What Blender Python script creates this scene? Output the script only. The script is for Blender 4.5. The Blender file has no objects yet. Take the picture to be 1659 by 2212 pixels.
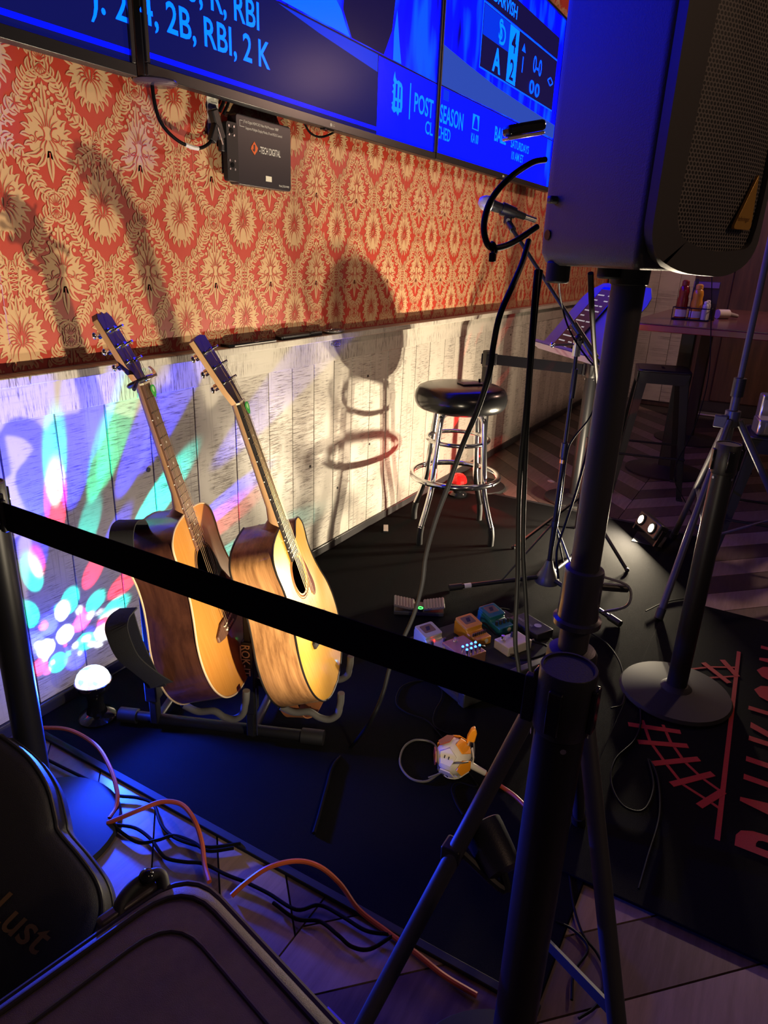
import bpy, bmesh, math, random
from mathutils import Vector, Matrix
random.seed(7)
PI = math.pi
scene = bpy.context.scene
COL = scene.collection

# ---------------------------------------------------------------- camera
cam_d = bpy.data.cameras.new('camera')
cam_d.sensor_fit = 'VERTICAL'
cam_d.sensor_height = 36.0
cam_d.lens = 36.0 * 1497.0 / 2212.0
cam_d.clip_start = 0.02
cam = bpy.data.objects.new('camera', cam_d)
COL.objects.link(cam)
cam.matrix_world = Matrix(((0.50285, 0.285085, -0.816007, 0.0),
                           (-0.863521, 0.207612, -0.459597, 0.0),
                           (0.038389, 0.935748, 0.350574, 1.36),
                           (0, 0, 0, 1)))
scene.camera = cam

# ---------------------------------------------------------------- world, view
world = bpy.data.worlds.new('world')
scene.world = world
world.use_nodes = True
world.node_tree.nodes['Background'].inputs[0].default_value = (0.64, 0.50, 0.52, 1)
world.node_tree.nodes['Background'].inputs[1].default_value = 0.036
scene.view_settings.view_transform = 'Standard'
scene.view_settings.look = 'None'
scene.view_settings.gamma = 1.0
scene.view_settings.use_curve_mapping = False
scene.view_settings.exposure = 0.0
scene.cycles.use_denoising = True
scene.cycles.sample_clamp_indirect = 4.0
scene.cycles.max_bounces = 5
scene.cycles.diffuse_bounces = 3
scene.cycles.glossy_bounces = 3
scene.cycles.transmission_bounces = 4
scene.cycles.caustics_reflective = False
scene.cycles.caustics_refractive = False
scene.cycles.use_adaptive_sampling = True
scene.cycles.adaptive_threshold = 0.04

def light(name, kind, loc, energy, color, parent=None, size=0.02, target=None, angle=None, blend=0.3):
    d = bpy.data.lights.new(name, kind)
    d.energy = energy
    d.color = color
    if kind in ('POINT', 'SPOT'):
        d.shadow_soft_size = size
    if kind == 'AREA':
        d.size = size; d.shape = 'DISK'
    if kind == 'SPOT':
        d.spot_size = angle
        d.spot_blend = blend
    o = bpy.data.objects.new(name, d)
    COL.objects.link(o)
    o.location = loc
    if target is not None:
        o.rotation_euler = (Vector(target) - Vector(loc)).to_track_quat('-Z', 'Y').to_euler()
    if parent is not None:
        adopt(o, parent)
    return o

# unseen warm fill added to brighten the speaker front, near floor and far table
light('added_fill_light', 'POINT', (0.7, -2.1, 2.6), 30.0, (1.0, 0.62, 0.40), size=0.12)
light('added_fill_light', 'POINT', (5.6, -0.7, 2.75), 105.0, (1.0, 0.60, 0.45), size=0.12)

# ---------------------------------------------------------------- materials
MATS = {}
def nt(m):
    m.use_nodes = True
    t = m.node_tree
    return t, t.nodes, t.links, t.nodes['Principled BSDF']

def mat(name, col=(0.5, 0.5, 0.5), rough=0.5, metal=0.0, emit=None, estr=0.0, spec=None, coat=0.0,
        trans=0.0, noise=None, bump=None, sheen=0.0, alpha=1.0):
    """noise=(scale, amount) varies the colour; bump=(scale, strength)"""
    if name in MATS:
        return MATS[name]
    m = bpy.data.materials.new(name)
    t, N, L, b = nt(m)
    b.inputs['Base Color'].default_value = (*col, 1)
    b.inputs['Roughness'].default_value = rough
    b.inputs['Metallic'].default_value = metal
    if spec is not None: b.inputs['Specular IOR Level'].default_value = spec
    if coat: b.inputs['Coat Weight'].default_value = coat; b.inputs['Coat Roughness'].default_value = 0.08
    if trans: b.inputs['Transmission Weight'].default_value = trans
    if sheen: b.inputs['Sheen Weight'].default_value = sheen
    if emit is not None:
        b.inputs['Emission Color'].default_value = (*emit, 1)
        b.inputs['Emission Strength'].default_value = estr
    if noise or bump:
        tc = N.new('ShaderNodeTexCoord')
        if noise:
            n = N.new('ShaderNodeTexNoise'); n.inputs['Scale'].default_value = noise[0]; n.inputs['Detail'].default_value = 5
            L.new(tc.outputs['Object'], n.inputs['Vector'])
            mx = N.new('ShaderNodeMix'); mx.data_type = 'RGBA'
            k = noise[1]
            mx.inputs['A'].default_value = (*[c * (1 - k) for c in col], 1)
            mx.inputs['B'].default_value = (*[min(1, c * (1 + k)) for c in col], 1)
            L.new(n.outputs['Fac'], mx.inputs['Factor'])
            L.new(mx.outputs['Result'], b.inputs['Base Color'])
        if bump:
            n2 = N.new('ShaderNodeTexNoise'); n2.inputs['Scale'].default_value = bump[0]; n2.inputs['Detail'].default_value = 3
            L.new(tc.outputs['Object'], n2.inputs['Vector'])
            bp = N.new('ShaderNodeBump'); bp.inputs['Strength'].default_value = bump[1]; bp.inputs['Distance'].default_value = 0.002
            L.new(n2.outputs['Fac'], bp.inputs['Height'])
            L.new(bp.outputs['Normal'], b.inputs['Normal'])
    MATS[name] = m
    return m

def emis(name, col, strength=1.0, lamp=False):
    if name in MATS: return MATS[name]
    m = bpy.data.materials.new(name)
    t, N, L, b = nt(m)
    b.inputs['Base Color'].default_value = (0.003, 0.003, 0.005, 1)
    b.inputs['Roughness'].default_value = 0.25
    b.inputs['Specular IOR Level'].default_value = 0.02
    b.inputs['Emission Color'].default_value = (*col, 1)
    b.inputs['Emission Strength'].default_value = strength
    if not lamp: m.cycles.emission_sampling = 'NONE'     # tiny emitters are seen, not sampled as lamps
    MATS[name] = m
    return m

def wood(name, c1, c2, scale=(3, 3, 40), rough=0.45, coat=0.0, contrast=(0.35, 0.65), rnd=0.0, bump=0.0):
    """streaky grain; scale is per object axis, low along the grain"""
    if name in MATS: return MATS[name]
    m = bpy.data.materials.new(name)
    t, N, L, b = nt(m)
    tc = N.new('ShaderNodeTexCoord')
    mp = N.new('ShaderNodeMapping'); mp.inputs['Scale'].default_value = scale
    L.new(tc.outputs['Object'], mp.inputs['Vector'])
    if rnd:
        oi = N.new('ShaderNodeObjectInfo')
        vm = N.new('ShaderNodeVectorMath'); vm.operation = 'SCALE'; vm.inputs[0].default_value = (31, 17, 53)
        L.new(oi.outputs['Random'], vm.inputs['Scale'])
        L.new(vm.outputs[0], mp.inputs['Location'])
    n = N.new('ShaderNodeTexNoise'); n.inputs['Scale'].default_value = 1.0; n.inputs['Detail'].default_value = 6; n.inputs['Roughness'].default_value = 0.65
    L.new(mp.outputs[0], n.inputs['Vector'])
    cr = N.new('ShaderNodeValToRGB')
    cr.color_ramp.elements[0].position = contrast[0]; cr.color_ramp.elements[0].color = (*c1, 1)
    cr.color_ramp.elements[1].position = contrast[1]; cr.color_ramp.elements[1].color = (*c2, 1)
    L.new(n.outputs['Fac'], cr.inputs['Fac'])
    out = cr.outputs['Color']
    if rnd:
        hs = N.new('ShaderNodeHueSaturation')
        mr = N.new('ShaderNodeMapRange'); mr.inputs['To Min'].default_value = 1 - rnd; mr.inputs['To Max'].default_value = 1 + rnd
        L.new(oi.outputs['Random'], mr.inputs['Value'])
        L.new(mr.outputs[0], hs.inputs['Value'])
        L.new(out, hs.inputs['Color'])
        out = hs.outputs['Color']
    L.new(out, b.inputs['Base Color'])
    b.inputs['Roughness'].default_value = rough
    if coat: b.inputs['Coat Weight'].default_value = coat; b.inputs['Coat Roughness'].default_value = 0.06
    if bump:
        bp = N.new('ShaderNodeBump'); bp.inputs['Strength'].default_value = bump; bp.inputs['Distance'].default_value = 0.002
        L.new(n.outputs['Fac'], bp.inputs['Height']); L.new(bp.outputs[0], b.inputs['Normal'])
    MATS[name] = m
    return m

# ---------------------------------------------------------------- mesh helper
def basis(d):
    d = Vector(d).normalized()
    a = Vector((0, 0, 1)) if abs(d.z) < 0.9 else Vector((1, 0, 0))
    x = d.cross(a).normalized()
    return x, d.cross(x).normalized(), d

def smooth_path(pts, k=6):
    """Catmull-Rom through the points"""
    P = [Vector(p) for p in pts]
    if len(P) < 3: return P
    P = [P[0] * 2 - P[1]] + P + [P[-1] * 2 - P[-2]]
    out = []
    for i in range(1, len(P) - 2):
        a, b, c, d = P[i - 1:i + 3]
        for j in range(k):
            t = j / k
            out.append(0.5 * ((2 * b) + (c - a) * t + (2 * a - 5 * b + 4 * c - d) * t * t + (3 * b - a - 3 * c + d) * t ** 3))
    out.append(P[-2])
    return out

class MB:
    def __init__(s): s.v = []; s.f = []
    def add(s, vs, fs):
        o = len(s.v); s.v += [Vector(v) for v in vs]; s.f += [tuple(i + o for i in q) for q in fs]; return s
    def box(s, c, size, rot=None):
        c = Vector(c); h = Vector(size) / 2
        vs = [Vector((sx * h.x, sy * h.y, sz * h.z)) for sz in (-1, 1) for sy in (-1, 1) for sx in (-1, 1)]
        if rot is not None: vs = [rot @ v for v in vs]
        return s.add([v + c for v in vs], [(0, 2, 3, 1), (4, 5, 7, 6), (0, 1, 5, 4), (2, 6, 7, 3), (0, 4, 6, 2), (1, 3, 7, 5)])
    def mm(s, a, b):
        a = Vector(a); b = Vector(b); return s.box((a + b) / 2, b - a)
    def bar(s, p, q, w, h, up=(0, 0, 1)):
        """rectangular bar from p to q"""
        p = Vector(p); q = Vector(q); d = (q - p); l = d.length; d.normalize()
        x = d.cross(Vector(up)).normalized(); u = x.cross(d)
        return s.box((p + q) / 2, (w, l, h), Matrix((x, d, u)).transposed())
    def cyl(s, p, q, r, r2=None, n=16, cap=True):
        r2 = r if r2 is None else r2
        p = Vector(p); q = Vector(q); x, y, d = basis(q - p)
        vs = []
        for c, rr in ((p, r), (q, r2)):
            vs += [c + (x * math.cos(2 * PI * i / n) + y * math.sin(2 * PI * i / n)) * rr for i in range(n)]
        fs = [(i, (i + 1) % n, n + (i + 1) % n, n + i) for i in range(n)]
        if cap: fs += [tuple(range(n - 1, -1, -1)), tuple(range(n, 2 * n))]
        return s.add(vs, fs)
    def tube(s, pts, r, n=8, k=6, closed=False):
        """tube along a smoothed path; r is a number or a list"""
        P = smooth_path(pts, k) if k > 1 else [Vector(p) for p in pts]
        m = len(P); vs = []; fs = []
        T = [(P[min(i + 1, m - 1)] - P[max(i - 1, 0)]).normalized() for i in range(m)]
        x, y, _ = basis(T[0])
        for i in range(m):
            x = (x - T[i] * x.dot(T[i])).normalized(); y = T[i].cross(x)
            ri = r if not isinstance(r, (list, tuple)) else r[0] + (r[-1] - r[0]) * i / (m - 1)
            vs += [P[i] + (x * math.cos(2 * PI * j / n) + y * math.sin(2 * PI * j / n)) * ri for j in range(n)]
        for i in range(m - 1):
            fs += [(i * n + j, i * n + (j + 1) % n, (i + 1) * n + (j + 1) % n, (i + 1) * n + j) for j in range(n)]
        fs += [tuple(range(n - 1, -1, -1)), tuple(range((m - 1) * n, m * n))]
        return s.add(vs, fs)
    def ring(s, c, R, r, axis=(0, 0, 1), n=40, m=10):
        c = Vector(c); x, y, d = basis(axis); vs = []; fs = []
        for i in range(n):
            a = 2 * PI * i / n; e = x * math.cos(a) + y * math.sin(a)
            vs += [c + e * (R + r * math.cos(2 * PI * j / m)) + d * (r * math.sin(2 * PI * j / m)) for j in range(m)]
        for i in range(n):
            for j in range(m):
                fs.append((i * m + j, ((i + 1) % n) * m + j, ((i + 1) % n) * m + (j + 1) % m, i * m + (j + 1) % m))
        return s.add(vs, fs)
    def lathe(s, prof, o=(0, 0, 0), axis=(0, 0, 1), n=32):
        """prof: list of (radius, height along axis)"""
        o = Vector(o); x, y, d = basis(axis); vs = []; fs = []
        for r, h in prof:
            r = max(r, 1e-5)
            vs += [o + d * h + (x * math.cos(2 * PI * i / n) + y * math.sin(2 * PI * i / n)) * r for i in range(n)]
        for k in range(len(prof) - 1):
            fs += [(k * n + i, k * n + (i + 1) % n, (k + 1) * n + (i + 1) % n, (k + 1) * n + i) for i in range(n)]
        fs += [tuple(range(n - 1, -1, -1)), tuple(range((len(prof) - 1) * n, len(prof) * n))]
        return s.add(vs, fs)
    def ball(s, c, r, n=16, m=10, sc=(1, 1, 1)):
        c = Vector(c); vs = [c + Vector((0, 0, r * sc[2]))]; fs = []
        for i in range(1, m):
            a = PI * i / m
            vs += [c + Vector((math.sin(a) * math.cos(2 * PI * j / n) * r * sc[0], math.sin(a) * math.sin(2 * PI * j / n) * r * sc[1], math.cos(a) * r * sc[2])) for j in range(n)]
        vs.append(c - Vector((0, 0, r * sc[2])))
        fs += [(0, 1 + j, 1 + (j + 1) % n) for j in range(n)]
        for i in range(m - 2):
            fs += [(1 + i * n + j, 1 + (i + 1) * n + j, 1 + (i + 1) * n + (j + 1) % n, 1 + i * n + (j + 1) % n) for j in range(n)]
        e = len(vs) - 1
        fs += [(e, 1 + (m - 2) * n + (j + 1) % n, 1 + (m - 2) * n + j) for j in range(n)]
        return s.add(vs, fs)
    def prism(s, poly, o, x, y, depth):
        """polygon (2-D) in the frame o, x, y; extruded along depth vector"""
        o = Vector(o); x = Vector(x); y = Vector(y); dp = Vector(depth); n = len(poly)
        a = [o + x * p[0] + y * p[1] for p in poly]
        return s.add(a + [p + dp for p in a], [tuple(range(n - 1, -1, -1)), tuple(range(n, 2 * n))] + [(i, (i + 1) % n, n + (i + 1) % n, n + i) for i in range(n)])
    def face(s, pts): return s.add(pts, [tuple(range(len(pts)))])
    def ribbon(s, pts, wid, width_dir, th=0.002, k=6):
        """flat strap along a smoothed path; width_dir is a vector or list of vectors"""
        P = smooth_path(pts, k); m = len(P)
        if isinstance(width_dir, list): Wd = smooth_path(width_dir, k)
        else: Wd = [Vector(width_dir)] * m
        vs = []; fs = []
        for i in range(m):
            t = (P[min(i + 1, m - 1)] - P[max(i - 1, 0)]).normalized()
            w = (Wd[i] - t * Wd[i].dot(t)).normalized(); nn = t.cross(w)
            for a, b in ((-1, -1), (1, -1), (1, 1), (-1, 1)):
                vs.append(P[i] + w * (a * wid / 2) + nn * (b * th / 2))
        for i in range(m - 1):
            for j in range(4):
                fs.append((i * 4 + j, i * 4 + (j + 1) % 4, (i + 1) * 4 + (j + 1) % 4, (i + 1) * 4 + j))
        fs += [(3, 2, 1, 0), tuple((m - 1) * 4 + j for j in range(4))]
        return s.add(vs, fs)
    def xf(s, M):
        s.v = [M @ v for v in s.v]; return s
    def build(s, name, material, parent=None, smooth=40, bevel=0.0, seg=2, label=None, fix=True):
        me = bpy.data.meshes.new(name)
        lo = Vector([min(v[i] for v in s.v) for i in range(3)]); hi = Vector([max(v[i] for v in s.v) for i in range(3)])
        c = (lo + hi) / 2
        me.from_pydata([v - c for v in s.v], [], s.f)
        if fix:
            bm = bmesh.new(); bm.from_mesh(me); bmesh.ops.recalc_face_normals(bm, faces=bm.faces); bm.to_mesh(me); bm.free()
        me.materials.append(material)
        if smooth:
            me.shade_smooth(); me.set_sharp_from_angle(angle=math.radians(smooth))
        o = bpy.data.objects.new(name, me)
        COL.objects.link(o)
        o.location = c
        if bevel:
            b = o.modifiers.new('bevel', 'BEVEL'); b.width = bevel; b.segments = seg; b.limit_method = 'ANGLE'; b.angle_limit = math.radians(35)
        if parent is not None: adopt(o, parent)
        if label: o['label'] = label
        return o

RM = {}          # world matrix of every object that parents others
WORLD_BUILT = set()
def adopt(o, parent):
    """parts are modelled in world coordinates unless their thing is local"""
    o.parent = parent
    base = parent
    if base.name in RM:
        if base.name in WORLD_BUILT:
            o.matrix_parent_inverse = RM[base.name].inverted()
    else:            # parent is itself a part: cancel its own location only
        o.matrix_parent_inverse = Matrix.Translation(parent.location).inverted()

def thing(name, label, cat, loc=(0, 0, 0), rot=None, group=None, local=False):
    o = bpy.data.objects.new(name, None)
    o.empty_display_size = 0.05
    COL.objects.link(o)
    M = Matrix.Translation(loc)
    if rot is not None: M = M @ rot.to_4x4()
    o.matrix_world = M
    RM[o.name] = M
    if not local: WORLD_BUILT.add(o.name)
    return tag(o, label, cat, group)
def tag(o, label, cat, group=None, kind=None):
    if label: o['label'] = label
    if cat: o['category'] = cat
    if group: o['group'] = group
    if kind: o['kind'] = kind
    return o
def struct(o): o['kind'] = 'structure'; return o
def dup(root, loc=None, label=None, rotz=None, off=None):
    r = root.copy(); COL.objects.link(r)
    if off is not None: r.location = Vector(root.location) + Vector(off)
    if loc is not None: r.location = loc
    if rotz is not None: r.rotation_euler = (0, 0, rotz)
    if label: r['label'] = label
    for ch in list(root.children):
        c = ch.copy(); COL.objects.link(c); c.parent = r
        for g in ch.children:
            d = g.copy(); COL.objects.link(d); d.parent = c
    return r

def text(name, body, size, o, x, y, material, parent=None, align='LEFT', bold=0.0, xs=1.0, depth=0.0, shear=0.0):
    """lettering as a flat mesh: o origin (baseline), x and y directions in space"""
    cu = bpy.data.curves.new('txt', 'FONT'); cu.body = body; cu.size = size; cu.align_x = align; cu.offset = bold * size; cu.shear = shear
    cu.resolution_u = 3
    to = bpy.data.objects.new('txt', cu); COL.objects.link(to)
    me0 = bpy.data.meshes.new_from_object(to)
    x = Vector(x).normalized(); y = Vector(y).normalized(); o = Vector(o); nn = x.cross(y)
    mb = MB()
    mb.v = [o + x * (v.co.x * xs) + y * v.co.y + nn * depth for v in me0.vertices]
    mb.f = [tuple(p.vertices) for p in me0.polygons]
    bpy.data.objects.remove(to); bpy.data.curves.remove(cu); bpy.data.meshes.remove(me0)
    if not mb.f: return None
    return mb.build(name, material, parent, smooth=0, fix=False)

def arc(c, r, a0, a1, n, x, y):
    c = Vector(c); x = Vector(x); y = Vector(y)
    return [c + x * (r * math.cos(a0 + (a1 - a0) * i / n)) + y * (r * math.sin(a0 + (a1 - a0) * i / n)) for i in range(n + 1)]
def rrect(w, h, r, n=5, cx=0, cy=0):
    """rounded rectangle, 2-D points"""
    out = []
    for sx, sy, a in ((1, 1, 0), (-1, 1, PI / 2), (-1, -1, PI), (1, -1, 1.5 * PI)):
        for i in range(n + 1):
            t = a + PI / 2 * i / n
            out.append((cx + sx * (w / 2 - r) + r * math.cos(t), cy + sy * (h / 2 - r) + r * math.sin(t)))
    return out

# common materials
BLK = mat('black_plastic', (0.012, 0.012, 0.013), 0.42, bump=(400, 0.15))
BLKM = mat('black_powder_metal', (0.013, 0.013, 0.015), 0.42, spec=0.3)
BLKG = mat('black_gloss', (0.008, 0.008, 0.009), 0.12)
RUB = mat('black_rubber', (0.010, 0.010, 0.011), 0.6)
CHR = mat('chrome', (0.88, 0.88, 0.88), 0.13, 1.0)
STEEL = mat('brushed_steel', (0.55, 0.55, 0.56), 0.32, 1.0)
CABLE = mat('black_cable', (0.005, 0.005, 0.006), 0.55, spec=0.06)
WHITE = mat('white_print', (0.75, 0.75, 0.73), 0.6)
REDP = mat('red_print', (0.65, 0.03, 0.02), 0.6)

# ================================================================ the room
WY = 1.75          # face of the stage wall behind its cladding
XE = 7.5           # end wall
X0 = -0.9          # where the wall is left of the picture

# --- floor: chevron planks at 45 degrees, 15 cm wide, folding at y = 0.65
sub = struct(MB().mm((X0, -3.2, -0.05), (XE + 0.1, WY + 0.06, -0.006)).build('floor', mat('floor_grout', (0.035, 0.028, 0.026), 0.8)))
PLANKS = [wood('floor_plank_light', (0.17, 0.115, 0.092), (0.29, 0.21, 0.17), (6, 55, 20), 0.40, rnd=0.22, contrast=(0.25, 0.75)),
          wood('floor_plank_dark', (0.050, 0.030, 0.024), (0.115, 0.075, 0.060), (6, 55, 20), 0.40, rnd=0.25, contrast=(0.25, 0.75))]
def plank_mesh(name, hgt, sgn, mi):
    """parallelogram running along (1, sgn) over a column of that width"""
    q = 0.15 * math.sqrt(2); g = 0.003
    m = MB()
    a = [(g, 0), (q - g, 0), (q - g + sgn * hgt, hgt), (g + sgn * hgt, hgt)]
    m.add([(x, y, -0.008) for x, y in a] + [(x, y, 0) for x, y in a], [(3, 2, 1, 0), (4, 5, 6, 7), (0, 1, 5, 4), (1, 2, 6, 5), (2, 3, 7, 6), (3, 0, 4, 7)])
    me = bpy.data.meshes.new(name); me.from_pydata(m.v, [], m.f); me.materials.append(PLANKS[mi])
    return me
qq = 0.15 * math.sqrt(2)
for (y0, y1, sgn) in ((0.652, 1.748, 1), (-0.600, 0.648, -1), (-1.852, -0.604, 1)):
    pm = [plank_mesh('floor_plank', y1 - y0, sgn, mi) for mi in (0, 1)]
    hgt = y1 - y0
    lo = X0 - (hgt if sgn > 0 else 0); hi = XE + (hgt if sgn < 0 else 0)
    k = math.floor(lo / qq)
    while k * qq < hi:
        x = k * qq; k += 1
        if y0 < -0.61 and x < 0.2: continue
        if x + max(0, sgn * hgt) > XE + 0.25 or x + min(0, sgn * hgt) < X0 - 0.3: continue
        o = bpy.data.objects.new('floor_plank', pm[k % 2]); COL.objects.link(o)
        o.location = (x, y0, 0); adopt(o, sub)
        o.matrix_parent_inverse = Matrix.Translation(sub.location).inverted()

# --- stage wall
PAPER = mat('wallpaper_ground', (0.46, 0.036, 0.015), 0.45, noise=(3, 0.12), bump=(900, 0.12))
PAPER.node_tree.nodes['Principled BSDF'].inputs['IOR'].default_value = 1.75
wall = struct(MB().mm((X0, WY, 0), (XE + 0.15, WY + 0.12, 3.2)).build('wall_back', PAPER))

def plank_white(name, horizontal=False):
    m = bpy.data.materials.new(name)
    t, N, L, b = nt(m)
    tc = N.new('ShaderNodeTexCoord'); oi = N.new('ShaderNodeObjectInfo')
    off = N.new('ShaderNodeVectorMath'); off.operation = 'SCALE'; off.inputs[0].default_value = (13.7, 5.1, 29.3)
    L.new(oi.outputs['Random'], off.inputs['Scale'])
    add = N.new('ShaderNodeVectorMath'); add.operation = 'ADD'
    L.new(tc.outputs['Object'], add.inputs[0]); L.new(off.outputs[0], add.inputs[1])
    def noise(scale, det=4, rough=0.6):
        mp = N.new('ShaderNodeMapping')
        mp.inputs['Scale'].default_value = (scale[2], scale[1], scale[0]) if horizontal else scale
        mp.inputs['Rotation'].default_value = (0, 0.0 if horizontal else -0.10, 0)
        L.new(add.outputs[0], mp.inputs['Vector'])
        n = N.new('ShaderNodeTexNoise'); n.inputs['Scale'].default_value = 1; n.inputs['Detail'].default_value = det; n.inputs['Roughness'].default_value = rough
        L.new(mp.outputs[0], n.inputs['Vector']); return n.outputs['Fac']
    def ramp(src, a, b_):
        r = N.new('ShaderNodeMapRange'); r.inputs['From Min'].default_value = a; r.inputs['From Max'].default_value = b_
        L.new(src, r.inputs['Value']); return r.outputs[0]
    def mul(p, q):
        k = N.new('ShaderNodeMath'); k.operation = 'MULTIPLY'
        for i, s_ in enumerate((p, q)):
            if isinstance(s_, float): k.inputs[i].default_value = s_
            else: L.new(s_, k.inputs[i])
        return k.outputs[0]
    def maxi(p, q):
        k = N.new('ShaderNodeMath'); k.operation = 'MAXIMUM'; L.new(p, k.inputs[0]); L.new(q, k.inputs[1]); return k.outputs[0]
    saw = ramp(noise((17, 3, 300), 3, 0.7), 0.50, 0.66)          # rough-sawn lines across the plank
    patch = ramp(noise((11, 3, 4.5), 4), 0.38, 0.56)             # where the whitewash has worn
    grain = ramp(noise((95, 3, 2.2), 5), 0.56, 0.70)             # long grain
    gp = ramp(noise((4, 3, 1.6), 3), 0.46, 0.60)
    dark = maxi(mul(saw, patch), mul(mul(grain, gp), 0.55))
    mx = N.new('ShaderNodeMix'); mx.data_type = 'RGBA'
    mx.inputs['A'].default_value = (0.51, 0.475, 0.41, 1); mx.inputs['B'].default_value = (0.105, 0.088, 0.077, 1)
    L.new(dark, mx.inputs['Factor'])
    hs = N.new('ShaderNodeHueSaturation'); mr = N.new('ShaderNodeMapRange')
    mr.inputs['To Min'].default_value = 0.82; mr.inputs['To Max'].default_value = 1.08
    L.new(oi.outputs['Random'], mr.inputs['Value']); L.new(mr.outputs[0], hs.inputs['Value']); L.new(mx.outputs['Result'], hs.inputs['Color'])
    L.new(hs.outputs[0], b.inputs['Base Color'])
    b.inputs['Roughness'].default_value = 0.48
    bp = N.new('ShaderNodeBump'); bp.inputs['Strength'].default_value = 0.35; bp.inputs['Distance'].default_value = 0.0015; bp.invert = True
    L.new(dark, bp.inputs['Height']); L.new(bp.outputs[0], b.inputs['Normal'])
    return m
WW = plank_white('whitewashed_plank'); WWH = plank_white('whitewashed_rail', True)
KNOT = mat('dark_knot', (0.02, 0.016, 0.014), 0.7)
seams = [X0 + 0.02, -0.72, -0.55, -0.38, -0.2, -0.02, 0.14, 0.32, 0.50, 0.67, 0.85, 1.02, 1.19, 1.358, 1.523, 1.722, 1.926, 2.124, 2.276, 2.428, 2.58, 2.728, 2.894, 3.06]
while seams[-1] < XE - 0.2: seams.append(seams[-1] + random.choice((0.14, 0.165, 0.19)))
seams[-1] = XE - 0.005
for a, b in zip(seams, seams[1:]):
    MB().mm((a + 0.0018, WY - 0.013 - random.uniform(0, 0.0012), 0.048), (b - 0.0018, WY - 0.0003, 0.905)).build('plank', WW, wall, bevel=0.0012, seg=1)
for (px, pz) in ((1.502, 0.665), (2.87, 0.80), (2.905, 0.455), (2.40, 0.46), (2.62, 0.30), (3.62, 0.62), (4.8, 0.85)):
    MB().cyl((px, WY - 0.0155, pz), (px, WY - 0.012, pz), 0.008 if px < 2 else 0.006, n=12).build('knot', KNOT, wall)
x = X0
for ln in (1.1, 1.28, 1.15, 1.35, 1.2, 1.3, 1.25):
    x2 = min(x + ln, XE - 0.005)
    MB().mm((x + 0.001, WY - 0.019, 0.905), (x2 - 0.001, WY - 0.0003, 1.003)).build('rail_board', WWH, wall, bevel=0.0015, seg=1)
    x = x2
x = X0
for ln in (2.0, 2.35, 2.1, 2.4):
    x2 = min(x + ln, XE - 0.005)
    MB().mm((x + 0.001, WY - 0.066, 1.003), (x2 - 0.001, WY - 0.0003, 1.028)).build('ledge_board', WWH, wall, bevel=0.003)
    x = x2
bb = struct(MB().mm((X0, WY - 0.021, 0), (XE, WY - 0.0003, 0.047)).build('baseboard_back', mat('baseboard_vinyl', (0.045, 0.043, 0.045), 0.28), bevel=0.003))

# --- damask print: tapered leaf strokes in gold, one joined relief
damask = MB()
LAY = [0]
def lay():
    LAY[0] += 1
    return -0.000012 * (LAY[0] % 61)
def stroke(m, pts, w0, wm=None, w1=0.0, k=4):
    """flat tapered stroke in (x, z)"""
    P = smooth_path([Vector((p[0], 0, p[1])) for p in pts], k); n = len(P); vs = []; fs = []
    wm = w0 if wm is None else wm
    for i in range(n):
        t = i / (n - 1)
        w = w0 * (1 - t) ** 2 + 2 * t * (1 - t) * (2 * wm - (w0 + w1) / 2) + w1 * t * t
        w = max(w, 0.0003)
        d = (P[min(i + 1, n - 1)] - P[max(i - 1, 0)]).normalized(); q = Vector((-d.z, 0, d.x))
        vs += [P[i] + q * w / 2, P[i] - q * w / 2]
    for i in range(n - 1): fs.append((2 * i, 2 * i + 1, 2 * i + 3, 2 * i + 2))
    dy = Vector((0, lay(), 0)); m.add([v + dy for v in vs], fs)
def leaf(m, x, z, ang, ln, w, bend=0.0, k=3):
    a = math.radians(ang); dx, dz = math.cos(a), math.sin(a); nx, nz = -dz, dx
    pt = lambda t, o=0.0: (x + dx * ln * t + nx * (bend * ln * 4 * t * (1 - t) + o), z + dz * ln * t + nz * (bend * ln * 4 * t * (1 - t) + o))
    stroke(m, [pt(0), pt(.5), pt(1)], w * .45, w * .98, 0.0, k)
    if w * ln > .00016: stroke(m.vn, [pt(.05), pt(.45), pt(.86)], w * .20, w * .17, 0.0, 2)
def dot(m, x, z, r, n=6):
    yy = lay(); m.add([(x + r * math.cos(2 * PI * i / n), yy, z + r * math.sin(2 * PI * i / n)) for i in range(n)], [tuple(range(n))])
def curl(m, x, z, r, a0, turns, w, s=1):
    P = []
    for i in range(9):
        t = i / 8; a = math.radians(a0) + s * turns * 2 * PI * t; q = r * (1 - .75 * t)
        P.append((x + q * math.cos(a), z + q * math.sin(a)))
    stroke(m, P, w, w * .9, w * .4, 2)
def lobed(m, fx, n=60):
    """solid gold body, polar outline about the origin"""
    yy = lay(); pts = []
    for i in range(n):
        a = 2 * PI * i / n; r = fx(a); pts.append((r * math.cos(a), yy, r * math.sin(a)))
    m.add([(0, yy, 0)] + pts, [(0, 1 + i, 1 + (i + 1) % n) for i in range(n)])
def motif():
    m = MB(); m.vn = MB(); return m
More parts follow.
